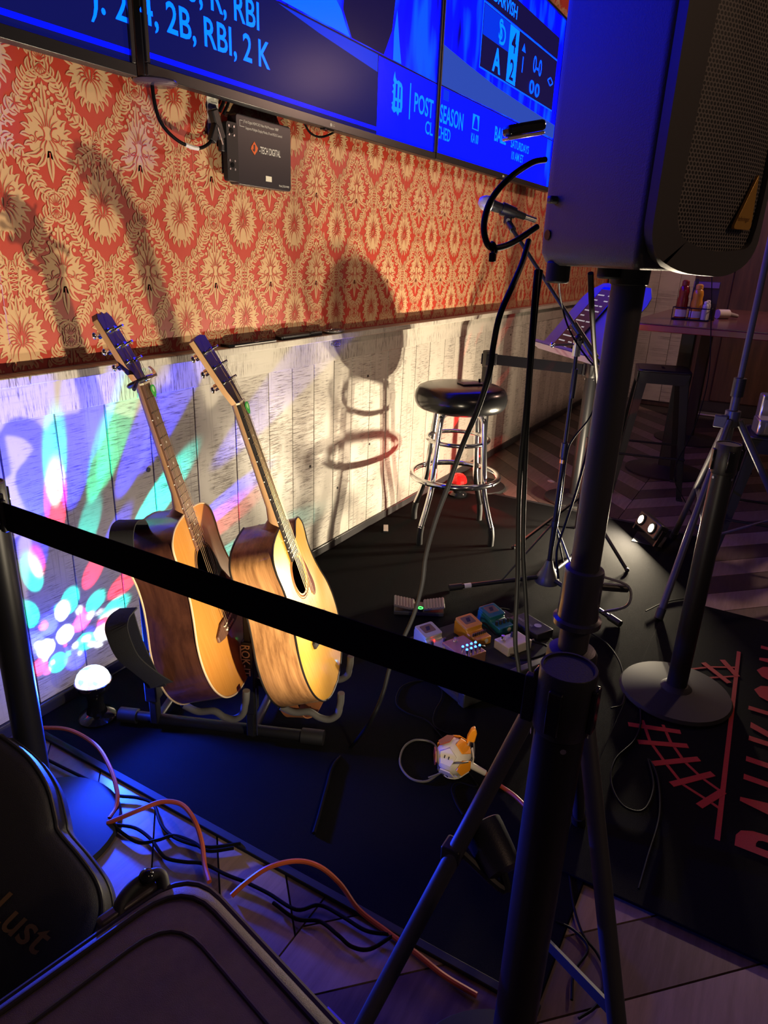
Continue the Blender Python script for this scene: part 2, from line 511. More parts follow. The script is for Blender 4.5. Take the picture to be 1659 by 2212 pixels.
def medallion(kind):
    m = motif()
    mir = lambda an, s: an if s > 0 else 180 - an
    if kind == 0:
        lobed(m, lambda a: (.058 + .030 * max(0, math.sin(a)) ** 3 + .014 * max(0, -math.sin(a)) ** 2) * (1 + .07 * math.cos(14 * a)))
    else:
        lobed(m, lambda a: (.050 + .022 * max(0, math.sin(a)) ** 4 + .008 * abs(math.cos(a)) + .004 * max(0, -math.sin(a))) * (1 + .09 * math.cos(10 * a + .3)))
    for s in (1, -1):
        if kind == 0:
            for (dx, dz) in ((.018, .086), (.034, .072), (.046, .055), (.054, .035), (.058, .012), (.057, -.012), (.052, -.034), (.042, -.054), (.028, -.068), (.010, -.076)):
                leaf(m, s * dx * .86, dz * .86, math.degrees(math.atan2(dz * 1.05, s * dx)), .026, .0130, .10 * s)
            leaf(m, 0, .07, 90, .042, .014)
            for k, (an, l) in enumerate(((84, .075), (70, .070), (56, .062), (40, .052), (22, .045), (2, .042), (-18, .044), (-38, .050), (-56, .058), (-74, .064))):
                a = math.radians(mir(an, s)); c_, s_ = math.cos(a), math.sin(a)
                stroke(m.vn, [(c_ * .012, s_ * .012 - .002), (c_ * l * .55 - s_ * .006 * s, s_ * l * .55 + c_ * .006 * s), (c_ * l, s_ * l)], .0030, .0026, 0, 3)
            curl(m.vn, s * .026, -.004, .013, 90, .9, .0028, s); curl(m.vn, s * .030, .030, .011, 200 if s > 0 else -20, .8, .0024, -s)
            stroke(m.vn, [(0, .022), (s * .007, .006), (0, -.022)], .002, .0075, 0, 3)
        else:
            for (dx, dz) in ((.014, .070), (.028, .056), (.046, .028), (.056, .010), (.060, -.008), (.052, -.026)):
                leaf(m, s * dx * .86, dz * .86, math.degrees(math.atan2(dz + .01, s * dx)), .026, .0130, .12 * s)
            leaf(m, s * .018, -.030, mir(-20, s), .055, .016, -.16 * s); leaf(m, s * .012, -.040, mir(-50, s), .048, .015, -.14 * s)
            for (dx, dz) in ((.008, .108), (.016, .098), (.024, .086), (.033, .074), (.041, .058)): dot(m, s * dx, dz, .0056)
            curl(m.vn, s * .026, .000, .021, 80, .95, .0034, s); curl(m.vn, s * .044, -.014, .010, 40 if s > 0 else 140, .9, .0026, s)
            for an, l in ((80, .075), (64, .064), (48, .052), (-30, .046), (-55, .050), (-76, .052)):
                a = math.radians(mir(an, s)); c_, s_ = math.cos(a), math.sin(a)
                stroke(m.vn, [(c_ * .016, s_ * .016 + .004), (c_ * l * .6 - s_ * .005 * s, s_ * l * .6 + c_ * .005 * s), (c_ * l, s_ * l)], .0028, .0024, 0, 3)
    if kind == 1:
        leaf(m, 0, .06, 90, .062, .016); leaf(m, 0, -.035, -90, .075, .020)
    return m
def garland():
    m = motif()
    for sx in (1, -1):
        for sz in (1, -1):
            pts = [(.010, .150), (.040, .130), (.076, .096), (.094, .062), (.110, .034), (.138, .016)]
            P = smooth_path([Vector((p[0] * sx, 0, p[1] * sz)) for p in pts], 4)
            stroke(m, [(p.x, p.z) for p in P[::3]], .006, .011, .006, 2)
            for i in range(1, len(P) - 1, 2):
                d = (P[i + 1] - P[i - 1]).normalized(); a = math.degrees(math.atan2(d.z, d.x))
                big = .030
                leaf(m, P[i].x, P[i].z, a + 52, big * (1.05 if i % 4 == 1 else .75), .0135, .14)
                leaf(m, P[i].x, P[i].z, a - 52, big * (1.05 if i % 4 == 3 else .75), .0135, -.14)
            cx, cz = .066 * sx, .106 * sz
            for k in range(5): leaf(m, cx, cz, 72 * k + 10, .022, .0150)
            dot(m.vn, cx, cz, .0035)
            curl(m, .116 * sx, .056 * sz, .013, 90, .8, .006, sx * sz)
            curl(m, .040 * sx, .156 * sz, .011, 0, .8, .0055, -sx * sz)
    for i in range(6):
        z = .122 + i * .011; w = .012 + .004 * math.sin(i)
        stroke(m, [(-w, z), (0, z + .006), (w, z)], .0026, .0026, .0026, 2); stroke(m, [(-w, z + .006), (0, z), (w, z + .006)], .0022, .0022, .0022, 2)
    for s in (1, -1):
        stroke(m, [(s * .010, .108), (s * .019, .140), (s * .020, .170), (s * .034, .200)], .007, .011, 0)
        leaf(m, s * .014, .178, 60 if s > 0 else 120, .040, .014, .15 * s); leaf(m, s * .010, .118, -60 if s > 0 else 240, .030, .012)
        for q in range(4): dot(m, s * (.010 + .010 * q), .100 + .004 * q, .0050)
        leaf(m, s * .004, -.135, -72 if s > 0 else 252, .034, .012)
    dot(m, 0, .096, .008)
    for k in range(7): leaf(m, .147, 0, 30 + 20 * k, .044 if k % 2 else .032, .0125)
    for k in range(6): leaf(m, .147, -.006, -40 - 20 * k, .034, .0125)
    return m
mA, mB, mG = medallion(0), medallion(1), garland()
veins = MB()
def stamp(m, cx, cz, out=None):
    top = out is None
    if top: stamp(m.vn, cx, cz, veins)
    damask = globals()['damask'] if top else out
    base = WY - (0.0006 if top else 0.0016)
    for f in m.f:
        P = [m.v[i] for i in f]
        z = sum(p.z for p in P) / len(P) + cz; xx = sum(p.x for p in P) / len(P) + cx
        if 1.032 < z < (2.9 if xx > 4.9 else 1.98) and X0 < xx < XE - 0.01:
            o = len(damask.v); damask.v += [Vector((p.x + cx, base + p.y, p.z + cz)) for p in P]; damask.f.append(tuple(range(o, o + len(P))))
i = 0
cx = 1.723 - 0.294 * 8
while cx < XE:
    for cz in (1.110, 1.440, 1.770) + ((2.10, 2.43, 2.76) if cx > 4.5 else ()):
        stamp(mA, cx, cz); stamp(mB, cx + .147, cz + .165); stamp(mG, cx, cz)
    stamp(mB, cx + .147, 1.110 - .165 + .02)
    cx += 0.294
GOLD = mat('damask_gold', (0.64, 0.41, 0.22), 0.45, 0.1)
dm = damask.build('damask_relief', GOLD, wall, smooth=0, fix=False)
tag(dm, 'gold leaf damask print in relief', None, kind='stuff')
vo = veins.build('damask_veins', PAPER, wall, smooth=0, fix=False)
tag(vo, 'red vein lines of the damask print', None, kind='stuff')
# paper seams
SEAM = mat('paper_seam', (0.55, 0.22, 0.14), 0.5)
for sx in (1.10, 1.79, 2.48, 3.17, 3.86, 4.55):
    MB().mm((sx - 0.0009, WY - 0.0009, 1.03), (sx + 0.0009, WY - 0.0002, 1.95)).build('paper_seam', SEAM, wall, smooth=0)

# --- end wall: whitewashed planks beside a dark brown panelled part
BROWN = wood('brown_panel', (0.035, 0.016, 0.012), (0.075, 0.034, 0.024), (20, 20, 2), 0.5)
we = struct(MB().mm((XE, -3.2, 0), (XE + 0.12, WY + 0.12, 3.2)).build('wall_end', BROWN))
y = WY - 0.03
while y > 0.95:
    w = random.choice((0.14, 0.165, 0.19))
    MB().mm((XE - 0.014, max(y - w, 0.93) + 0.0015, 0.05), (XE - 0.0003, y - 0.0015, 2.2)).build('plank', WW, we, bevel=0.0012, seg=1)
    y -= w
for y in (0.60, -0.25, -1.1):
    MB().mm((XE - 0.02, y - 0.75, 0.12), (XE - 0.0003, y, 2.1)).build('panel', BROWN, we, bevel=0.006)
struct(MB().mm((XE - 0.022, 0.0, 0.0), (XE - 0.0005, 0.78, 0.11)).build('baseboard_end', mat('dark_base', (0.012, 0.010, 0.010), 0.5)))
struct(MB().mm((7.30, 0.42, 0.0), (7.44, 0.78, 0.014)).build('trim_1', mat('aluminium_strip', (0.8, 0.78, 0.76), 0.3, 0.9), bevel=0.003))
struct(MB().mm((X0, -3.2, 3.2), (XE + 0.12, WY + 0.12, 3.3)).build('ceiling', mat('ceiling_black', (0.02, 0.02, 0.02), 0.9)))

# --- rugs
CARPET = mat('black_carpet', (0.0045, 0.0045, 0.005), 0.95, noise=(260, 0.7), bump=(900, 1.0), spec=0.06)
rug = thing('stage_rug', 'large plain black carpet covering the stage floor by the wall', 'rug', (2.4, 1.0, 0))
MB().mm((0.965, 0.16, 0.0005), (3.82, 1.725, 0.009)).build('pile', CARPET, rug, bevel=0.003)
MB().mm((0.955, 0.155, 0.0003), (0.975, 1.726, 0.0105)).build('hem', mat('rug_hem', (0.006, 0.006, 0.007), 0.8), rug, bevel=0.002)
MB().mm((3.805, 0.155, 0.0003), (3.83, 1.726, 0.0105)).build('hem', mat('rug_hem'), rug, bevel=0.002)
rug2 = thing('logo_rug', 'black logo mat with red lettering and football laces near the speaker tripod', 'rug', (2.1, -0.6, 0))
MB().mm((1.30, -1.35, 0.0095), (2.956, 0.235, 0.016)).build('pile', CARPET, rug2, bevel=0.002)
RUGRED = mat('rug_red_pile', (0.33, 0.016, 0.012), 0.95, noise=(300, 0.35), bump=(900, 0.8))
def rug_print(name, poly, up=0.0):
    MB().prism([(p[0], p[1]) for p in poly], (0, 0, 0.0158 + up), (1, 0, 0), (0, 1, 0), (0, 0, 0.0012)).build(name, RUGRED, rug2, smooth=0)
def rug_line(name, a, b, w, up=0.0):
    a = Vector((*a, 0)); b = Vector((*b, 0)); d = (b - a).normalized(); q = Vector((-d.y, d.x, 0)) * w / 2
    rug_print(name, [a + q, a - q, b - q, b + q], up)

def _p(t): return [(q[0], q[1]) for q in t]
# long base line and the laces of the ball
L0, L1 = _p(((2.6274, -0.0632, 0.016), (1.5995, -0.0932, 0.016)))
rug_line('base_line', L0, L1, 0.013, .0003)
laces = _p(((1.9511, 0.1974, 0.016), (2.0011, 0.0513, 0.016), (1.8807, 0.1543, 0.016), (1.9439, 0.0222, 0.016), (1.8048, 0.0981, 0.016), (1.9002, -0.0141, 0.016), (1.7445, 0.0382, 0.016), (1.8547, -0.0563, 0.016), (1.6986, -0.0389, 0.016), (1.7944, -0.0885, 0.016), (2.4681, 0.0417, 0.016), (2.3787, -0.0519, 0.016), (2.5281, -0.0156, 0.016), (2.4394, -0.0733, 0.016)))
for i in range(0, len(laces), 2): rug_line('lace', laces[i], laces[i + 1], 0.020, .0006)
curveA = _p(((1.9977, 0.1633, 0.016), (1.903, 0.1236, 0.016), (1.8336, 0.0711, 0.016), (1.7622, 0.0107, 0.016), (1.7342, -0.0577, 0.016), (1.7189, -0.0889, 0.016)))
curveB = _p(((2.0091, 0.1042, 0.016), (1.9372, 0.071, 0.016), (1.8655, 0.0216, 0.016), (1.8203, -0.03, 0.016), (1.7891, -0.0867, 0.016)))
curveC = _p(((2.3937, 0.0788, 0.016), (2.4534, 0.0153, 0.016), (2.5043, -0.0667, 0.016)))
curveD = _p(((2.3937, 0.0788, 0.016), (2.3653, 0.0236, 0.016), (2.4399, -0.0688, 0.016)))
for cv in (curveA, curveB, curveC, curveD):
    for a, b in zip(cv, cv[1:]): rug_line('seam_line', a, b, 0.009)
# big lettering, tops of the letters towards the wall, running away along the mat
for ch, cx in (('B', 1.645), ('A', 1.79), ('U', 1.935), ('K', 2.125), ("'", 2.26), ('O', 2.385), ('O', 2.525), ('N', 2.665)):
    text('lettering', ch, 0.36, (cx, -0.385, 0.0172), (1, 0, 0), (0, 1, 0), RUGRED, rug2, align='CENTER', bold=0.02, xs=0.50)

# ================================================================ screens
SCY = 1.665
XV = Vector((1, 0, 0)); ZV = Vector((0, 0, 1)); NV = Vector((0, -1, 0))
E_NAVY = emis('screen_navy', (0.004, 0.006, 0.11), 0.9)
E_BLUE = emis('screen_blue', (0.0, 0.0008, 1.0), 8.0, True)
E_TEXT = emis('screen_text_blue', (0.0, 0.045, 1.0), 6.5)
E_SKY = emis('screen_light_blue', (0.0, 0.026, 1.0), 6.0)
E_MID = emis('screen_mid_blue', (0.0, 0.03, 0.75), 1.1)
E_GREY = emis('screen_grey_blue', (0.025, 0.07, 0.45), 1.0)
E_DARK = emis('screen_dark', (0.008, 0.005, 0.06), 0.9)
def pic_mat():
    """blurred action picture: soft vertical streaks of blue"""
    m = bpy.data.materials.new('screen_picture'); t, N, L, b = nt(m)
    tc = N.new('ShaderNodeTexCoord'); mp = N.new('ShaderNodeMapping'); mp.inputs['Scale'].default_value = (6, 1, 1.6)
    L.new(tc.outputs['Object'], mp.inputs['Vector'])
    n = N.new('ShaderNodeTexNoise'); n.inputs['Scale'].default_value = 1.3; n.inputs['Detail'].default_value = 2; L.new(mp.outputs[0], n.inputs['Vector'])
    cr = N.new('ShaderNodeValToRGB'); e = cr.color_ramp.elements
    e[0].position = 0.32; e[0].color = (0.0, 0.0, 0.02, 1); e[1].position = 0.66; e[1].color = (0.0, 0.018, 1.0, 1)
    k = cr.color_ramp.elements.new(0.5); k.color = (0, 0.0008, 0.75, 1)
    L.new(n.outputs['Fac'], cr.inputs['Fac']); L.new(cr.outputs[0], b.inputs['Emission Color'])
    b.inputs['Emission Strength'].default_value = 5.0; b.inputs['Base Color'].default_value = (0.003, 0.003, 0.005, 1); b.inputs['Roughness'].default_value = 0.25; b.inputs['Specular IOR Level'].default_value = 0.02
    return m
E_PIC = pic_mat()
BEZ = mat('tv_bezel', (0.010, 0.010, 0.012), 0.3)
TVH = 1.00
def make_tv(x0, x1, zb, label):
    t = thing('television', label, 'television', ((x0 + x1) / 2, SCY, zb), group='video wall screens')
    MB().mm((x0 + 0.03, SCY + 0.014, zb + 0.05), (x1 - 0.03, WY - 0.005, zb + TVH - 0.05)).build('mount_housing', BLK, t, bevel=0.008)
    MB().mm((x0 + 0.002, SCY, zb + 0.0), (x1 - 0.002, SCY + 0.03, zb + TVH)).build('back_shell', BLK, t, bevel=0.004)
    for a, b in (((x0 + .002, zb), (x1 - .002, zb + .030)), ((x0 + .002, zb + TVH - .014), (x1 - .002, zb + TVH)), ((x0 + .002, zb + .030), (x0 + .016, zb + TVH - .014)), ((x1 - .016, zb + .030), (x1 - .002, zb + TVH - .014))):
        MB().mm((a[0], SCY - 0.010, a[1]), (b[0], SCY - 0.0002, b[1])).build('bezel', BEZ, t, bevel=0.002)
    return t
def screen_light(tv, x0, x1, z0, z1, power):
    """the light the backlight throws forward, narrower than a matt surface would"""
    d = bpy.data.lights.new('screen_light', 'AREA'); d.shape = 'RECTANGLE'; d.size = x1 - x0; d.size_y = z1 - z0
    d.energy = power; d.color = (0.0, 0.012, 1.0); d.spread = math.radians(115)
    o = bpy.data.objects.new('screen_light', d); COL.objects.link(o)
    o.location = ((x0 + x1) / 2, SCY - 0.012, (z0 + z1) / 2)
    o.rotation_euler = Vector((0, -1, 0)).to_track_quat('-Z', 'Y').to_euler()
    adopt(o, tv)
def flat(name, pts, material, tv, lift=0.0008):
    """screen image area, polygon of (x, z)"""
    return MB().face([(p[0], SCY - lift, p[1]) for p in pts]).build(name, material, tv, smooth=0, fix=False)
def rect(a, b): return [(a[0], a[1]), (b[0], a[1]), (b[0], b[1]), (a[0], b[1])]
tvL = make_tv(-0.262, 1.508, 1.772, 'wide black television, leftmost of the three blue screens, partly out of frame')
tvC = make_tv(1.540, 3.298, 1.783, 'wide television showing game statistics, middle blue screen above the video processor')
tvR = make_tv(3.302, 5.06, 1.787, 'wide television showing baseball score box, rightmost blue screen behind the speaker')
for tv_, x0_, x1_ in ((tvL, -0.24, 1.49), (tvC, 1.56, 3.28), (tvR, 3.32, 5.04)): screen_light(tv_, x0_, x1_, 1.83, 2.74, 13.0)
# left screen
flat('display', rect((-0.246, 1.802), (1.492, 2.757)), E_NAVY, tvL, 0.0004)
flat('ticker_line', rect((-0.246, 1.820), (1.492, 1.833)), E_BLUE, tvL)
text('caption', '). 2', 0.105, (1.50, SCY - 0.001, 1.892), XV, ZV, E_TEXT, tvL, align='RIGHT', bold=0.012, xs=0.86)
text('caption', 'HR (17', 0.105, (1.20, SCY - 0.001, 1.892), XV, ZV, E_TEXT, tvL, align='RIGHT', bold=0.012, xs=0.86)
# centre screen
flat('display', rect((1.556, 1.813), (3.282, 2.769)), E_NAVY, tvC, 0.0004)
flat('picture', [(1.556, 2.110), (3.282, 2.095), (3.282, 2.769), (1.556, 2.769)], E_PIC, tvC, 0.0006)
flat('picture_edge', [(2.121, 2.100), (3.282, 2.092), (3.282, 2.098), (2.121, 2.106)], E_DARK, tvC, 0.0009)
flat('glow_band', [(2.12, 2.10), (2.755, 2.095), (2.755, 2.035), (2.35, 2.072)], E_MID, tvC)
flat('bright_field', [(2.14, 2.112), (2.55, 2.106), (2.52, 2.135), (2.49, 2.175), (2.30, 2.30), (2.14, 2.34)], E_SKY, tvC)
flat('dark_shape', [(2.56, 2.106), (2.80, 2.104), (2.86, 2.20), (2.88, 2.32), (2.75, 2.45), (2.52, 2.40), (2.50, 2.18)], E_DARK, tvC)
flat('player_leg', [(2.875, 2.102), (2.945, 2.102), (2.92, 2.18), (2.895, 2.28), (2.875, 2.20)], E_SKY, tvC, 0.0011)
flat('ticker_line', rect((1.556, 1.828), (2.760, 1.841)), E_BLUE, tvC)
text('caption', '4, 2B, RBI, 2 K', 0.105, (2.072, SCY - 0.001, 1.905), XV, ZV, E_TEXT, tvC, align='RIGHT', bold=0.012, xs=0.86)
text('caption', '3, R, RBI', 0.105, (2.03, SCY - 0.001, 2.002), XV, ZV, E_TEXT, tvC, align='RIGHT', bold=0.012, xs=0.86)
flat('promo_panel', rect((2.762, 1.813), (3.282, 2.092)), E_BLUE, tvC)
# blackletter D
dpoly = [(0, 0), (.012, .03), (.022, .018), (.034, .012), (.052, .022), (.068, .004), (.078, .022), (.098, .026), (.104, .05), (.100, .135), (.090, .150), (.062, .158), (.050, .152), (.036, .165), (.030, .190), (.022, .168), (.018, .150), (.028, .138), (.014, .128), (.024, .112), (.010, .098), (.022, .092), (.022, .06), (.008, .05), (.018, .044)]
flat('emblem', [(2.865 + x * 1.0, 1.905 + z * .85) for x, z in dpoly], E_TEXT, tvC, 0.0012)
for (a, b) in (((.040, .040), (.056, .066)), ((.040, .080), (.056, .140)), ((.072, .040), (.084, .066)), ((.072, .080), (.084, .132))):
    flat('emblem_gap', [(2.865 + x, 1.905 + z * .85) for x, z in rect(a, b)], E_BLUE, tvC, 0.0014)
flat('divider', rect((3.031, 1.912), (3.040, 2.050)), E_TEXT, tvC, 0.0011)
text('caption', 'POST', 0.105, (3.072, SCY - 0.001, 1.950), XV, ZV, E_TEXT, tvC, bold=0.014, xs=0.76)
text('caption', 'CL', 0.075, (3.19, SCY - 0.001, 1.880), XV, ZV, E_TEXT, tvC, bold=0.012, xs=0.9)
# right screen
flat('display', rect((3.318, 1.817), (5.044, 2.773)), E_PIC, tvR, 0.0004)
flat('promo_panel', rect((3.318, 1.817), (4.93, 2.096)), E_BLUE, tvR)
flat('grey_field', [(3.318, 2.100), (5.04, 2.112), (5.04, 2.19), (4.6, 2.20), (4.0, 2.215), (3.6, 2.24), (3.318, 2.262)], E_GREY, tvR)
flat('panel_edge', rect((3.318, 2.095), (5.04, 2.101)), E_DARK, tvR, 0.001)
text('caption', 'SEASON', 0.105, (3.605, SCY - 0.001, 1.950), XV, ZV, E_TEXT, tvR, align='RIGHT', bold=0.014, xs=0.70)
text('caption', 'CHED', 0.075, (3.465, SCY - 0.001, 1.880), XV, ZV, E_TEXT, tvR, align='RIGHT', bold=0.012, xs=0.75)
flat('league_mark', rect((3.715, 1.975), (3.80, 2.045)), E_TEXT, tvR, 0.0011)
flat('league_mark', [(3.725, 1.98), (3.79, 1.98), (3.78, 2.02), (3.762, 2.04), (3.745, 2.035), (3.735, 2.01)], E_BLUE, tvR, 0.0013)
flat('banner', rect((3.36, 2.045), (3.42, 2.088)), E_MID, tvR, 0.0011)
text('caption', 'KA 00', 0.06, (3.71, SCY - 0.001, 1.915), XV, ZV, E_TEXT, tvR, bold=0.02, xs=0.62)
text('caption', 'BALL', 0.10, (4.02, SCY - 0.001, 1.965), XV, ZV, E_TEXT, tvR, bold=0.02, xs=0.82)
text('caption', 'SATURDAYS', 0.06, (4.28, SCY - 0.001, 1.965), XV, ZV, E_TEXT, tvR, bold=0.014, xs=0.95)
text('caption', '10 AM ET', 0.06, (4.30, SCY - 0.001, 1.905), XV, ZV, E_TEXT, tvR, bold=0.014, xs=0.85)
# score box
flat('score_box', rect((3.752, 2.262), (4.95, 2.535)), E_DARK, tvR, 0.0010)
for a, b in (((3.745, 2.255), (4.95, 2.262)), ((3.745, 2.535), (4.95, 2.542)), ((3.745, 2.255), (3.753, 2.542))):
    flat('box_rule', rect(a, b), E_SKY, tvR, 0.0013)
flat('team_cell', rect((3.760, 2.402), (4.12, 2.532)), E_MID, tvR, 0.0012)
flat('score_cell', rect((4.12, 2.268), (4.26, 2.532)), E_TEXT, tvR, 0.0012)
text('score', '4', 0.14, (4.19, SCY - 0.0016, 2.415), XV, ZV, E_DARK, tvR, align='CENTER', bold=0.012)
text('score', '2', 0.14, (4.19, SCY - 0.0016, 2.285), XV, ZV, E_DARK, tvR, align='CENTER', bold=0.012)
text('team_mark', 'S', 0.13, (3.99, SCY - 0.0016, 2.432), XV, ZV, E_TEXT, tvR, align='CENTER', bold=0.01)
text('team_mark', 'D', 0.13, (4.02, SCY - 0.0018, 2.412), XV, ZV, E_TEXT, tvR, align='CENTER', bold=0.01)
text('team_mark', 'A', 0.15, (3.97, SCY - 0.0016, 2.280), XV, ZV, E_TEXT, tvR, align='CENTER', bold=0.03)
text('inning', '1', 0.11, (4.35, SCY - 0.0016, 2.355), XV, ZV, E_SKY, tvR, align='CENTER', bold=0.01)
flat('inning_arrow', [(4.32, 2.455), (4.38, 2.455), (4.35, 2.495)], E_SKY, tvR, 0.0013)
text('count', '0-0', 0.12, (4.60, SCY - 0.0016, 2.395), XV, ZV, E_SKY, tvR, align='CENTER', bold=0.008)
for cx in (4.53, 4.63):
    m = MB(); m.ring((cx, SCY - 0.0014, 2.315), 0.030, 0.006, (0, 1, 0), 24, 6); m.build('out_lamp', E_SKY, tvR)
text('base_mark', '<>', 0.10, (4.80, SCY - 0.0016, 2.37), XV, ZV, E_SKY, tvR, bold=0.004)
text('pitcher_name', 'DARVISH', 0.085, (3.86, SCY - 0.0016, 2.572), XV, ZV, E_TEXT, tvR, bold=0.014)
flat('name_bar', rect((3.753, 2.545), (4.95, 2.66)), E_DARK, tvR, 0.0011)
# maker's mark and infrared eye under the centre bezel, one on each screen
for tv, x, z in ((tvC, 2.416, 1.7905), (tvR, 4.18, 1.7945)):
    MB().cyl((x, SCY - 0.0102, z + .006), (x, SCY - 0.0108, z + .006), 0.006, n=16).build('maker_mark', WHITE, tv)
    text('maker_letters', 'LG', 0.012, (x + .009, SCY - 0.0106, z + .002), XV, ZV, WHITE, tv)
    MB().mm((x - .03, SCY - 0.006, z - 0.013), (x + .03, SCY + 0.02, z - 0.004)).build('receiver_eye', BLKG, tv, bevel=0.003)

# ================================================================ wall items below the screens
pb = thing('video_processor', 'flat black video processor box with white print mounted below the middle screen', 'processor', (2.07, WY, 1.55))
bx0, bx1, bz0, bz1, by = 1.955, 2.245, 1.555, 1.765, 1.712
BOXM = mat('processor_case', (0.010, 0.010, 0.016), 0.36)
MB().prism(rrect(bx1 - bx0, bz1 - bz0, 0.012, 4, (bx0 + bx1) / 2, (bz0 + bz1) / 2), (0, by, 0), XV, ZV, (0, WY - by - .0015, 0)).build('case', BOXM, pb, bevel=0.0015)
MB().prism(rrect(0.055, 0.175, 0.010, 4, 1.934, 1.648), (0, by - .001, 0), XV, ZV, (0, 0.018, 0)).build('mounting_flange', BLKM, pb, bevel=0.001)
MB().mm((1.888, by + .004, 1.645), (1.91, by + .02, 1.682)).build('side_tab', BLK, pb, bevel=0.002)
for (sx, sz) in ((1.918, 1.722), (1.942, 1.722), (1.918, 1.697), (1.942, 1.697), (1.918, 1.622), (1.942, 1.622), (1.918, 1.597), (1.942, 1.597)):
    MB().cyl((sx, by - .0012, sz), (sx, by - .003, sz), 0.0035, n=10).build('screw', STEEL, pb)
for sz in (1.7095, 1.6095):
    MB().cyl((1.930, by - .0012, sz), (1.930, by - .003, sz), 0.008, n=14).build('keyhole', BLKG, pb)
ORNG = mat('logo_orange', (0.72, 0.13, 0.025), 0.5)
MB().prism([(0, -.020), (.014, -.006), (.018, .003), (0, .021), (-.014, .006), (-.018, -.003)], (2.043, by - .0012, 1.672), XV, ZV, (0, .001, 0)).build('logo_mark', ORNG, pb, smooth=0)
MB().prism([(-.004, .012), (.003, .012), (.003, -.004), (-.002, -.010), (-.009, -.005), (-.009, -.001), (-.004, -.004)], (2.043, by - .0018, 1.671), XV, ZV, (0, .001, 0)).build('logo_hook', BOXM, pb, smooth=0)
text('lettering', '-TECH DIGITAL', 0.030, (2.068, by - .0012, 1.661), XV, ZV, WHITE, pb, bold=0.012, xs=0.56)
text('lettering', 'J-Tech Digital HDMI 2X2 Video Wall Processor 1080P', 0.0115, (1.99, by - .0012, 1.742), XV, ZV, WHITE, pb, xs=0.72)
text('lettering', 'Supports Multiple Display Modes, IR and RS232 Control', 0.0115, (2.0, by - .0012, 1.724), XV, ZV, WHITE, pb, xs=0.74)
text('lettering', 'Model: JTECH-VW03', 0.0095, (2.232, by - .0012, 1.566), XV, ZV, WHITE, pb, align='RIGHT', xs=0.7)
for a, b in (((1.972, 1.746), (1.986, 1.7472)), ((1.972, 1.730), (1.973, 1.747)), ((1.972, 1.7288), (1.995, 1.730))):
    MB().mm((a[0], by - .0012, a[1]), (b[0], by - .0004, b[1])).build('print_rule', WHITE, pb, smooth=0)
MB().mm((2.100, by - .0016, 1.577), (2.132, by - .0003, 1.594)).build('sticker', mat('label_paper', (0.80, 0.77, 0.66), 0.6), pb, smooth=0)
card = thing('paper_card', 'small white printed card on the wall left of the black processor box', 'card', (1.90, WY, 1.69))
MB().mm((1.862, WY - .0045, 1.690), (1.912, WY - .0025, 1.806)).build('sheet', mat('label_paper'), card, smooth=0)
for i in range(7):
    MB().mm((1.880, WY - .0052, 1.705 + i * .013), (1.906 - .006 * (i % 3), WY - .0044, 1.7062 + i * .013)).build('print_line', mat('grey_print', (0.12, 0.12, 0.13), 0.7), card, smooth=0)
pw = thing('hdmi_plug', 'black cable plug hanging under the middle screen left of the processor box', 'plug', (1.85, 1.70, 1.69))
Rp = Matrix.Rotation(math.radians(-22), 3, 'Y')
MB().box((1.868, 1.715, 1.718), (0.030, 0.022, 0.085), Rp).build('plug_body', BLK, pw, bevel=0.004)
MB().box((1.850, 1.712, 1.690), (0.026, 0.020, 0.055), Matrix.Rotation(math.radians(25), 3, 'Y')).build('plug_body', BLKM, pw, bevel=0.004)
MB().box((1.866, 1.700, 1.684), (0.003, 0.002, 0.05), Matrix.Rotation(math.radians(-25), 3, 'Y')).build('metal_edge', STEEL, pw)
MB().tube([(1.880, 1.712, 1.755), (1.895, 1.705, 1.79), (1.905, 1.70, 1.84)], 0.006).build('lead', CABLE, pw)
MB().tube([(1.893, 1.708, 1.75), (1.912, 1.700, 1.79), (1.922, 1.70, 1.84)], 0.005).build('lead', CABLE, pw)
hc = thing('hdmi_cable', 'black cable with white tag looping below the corner of the middle screen', 'cable', (1.65, 1.70, 1.7))
MB().tube([(1.597, 1.70, 1.83), (1.600, 1.70, 1.74), (1.625, 1.702, 1.682), (1.690, 1.704, 1.646), (1.770, 1.706, 1.638), (1.822, 1.708, 1.658), (1.845, 1.71, 1.682)], 0.0052).build('cord', CABLE, hc)
MB().tube([(1.715, 1.703, 1.6405), (1.745, 1.704, 1.637), (1.770, 1.7055, 1.637)], 0.0062).build('white_tag', WHITE, hc)
tag(MB().tube([(2.30, 1.70, 1.80), (2.36, 1.71, 1.765), (2.44, 1.715, 1.762), (2.52, 1.71, 1.79), (2.56, 1.70, 1.82)], 0.004).build('video_cable', CABLE), 'thin black cord sagging below the middle screen right of the processor', 'cable')
tag(MB().tube([(0.98, 1.70, 1.73), (1.06, 1.71, 1.745), (1.115, 1.705, 1.785), (1.15, 1.69, 1.84)], 0.008).build('video_cable', CABLE), 'thick black cord under the leftmost screen at the picture edge', 'cable')
# clear dome plate of the mount under the joint of the left and middle screens
tag(MB().lathe([(0.001, -.012), (.055, -.010), (.062, -.004), (.060, 0)], (1.60, 1.690, 1.784), n=24).build('mount_cap', mat('smoked_plastic', (0.05, 0.04, 0.06), 0.15)), 'round dark plastic cap under the joint between left and middle screens', 'cap')
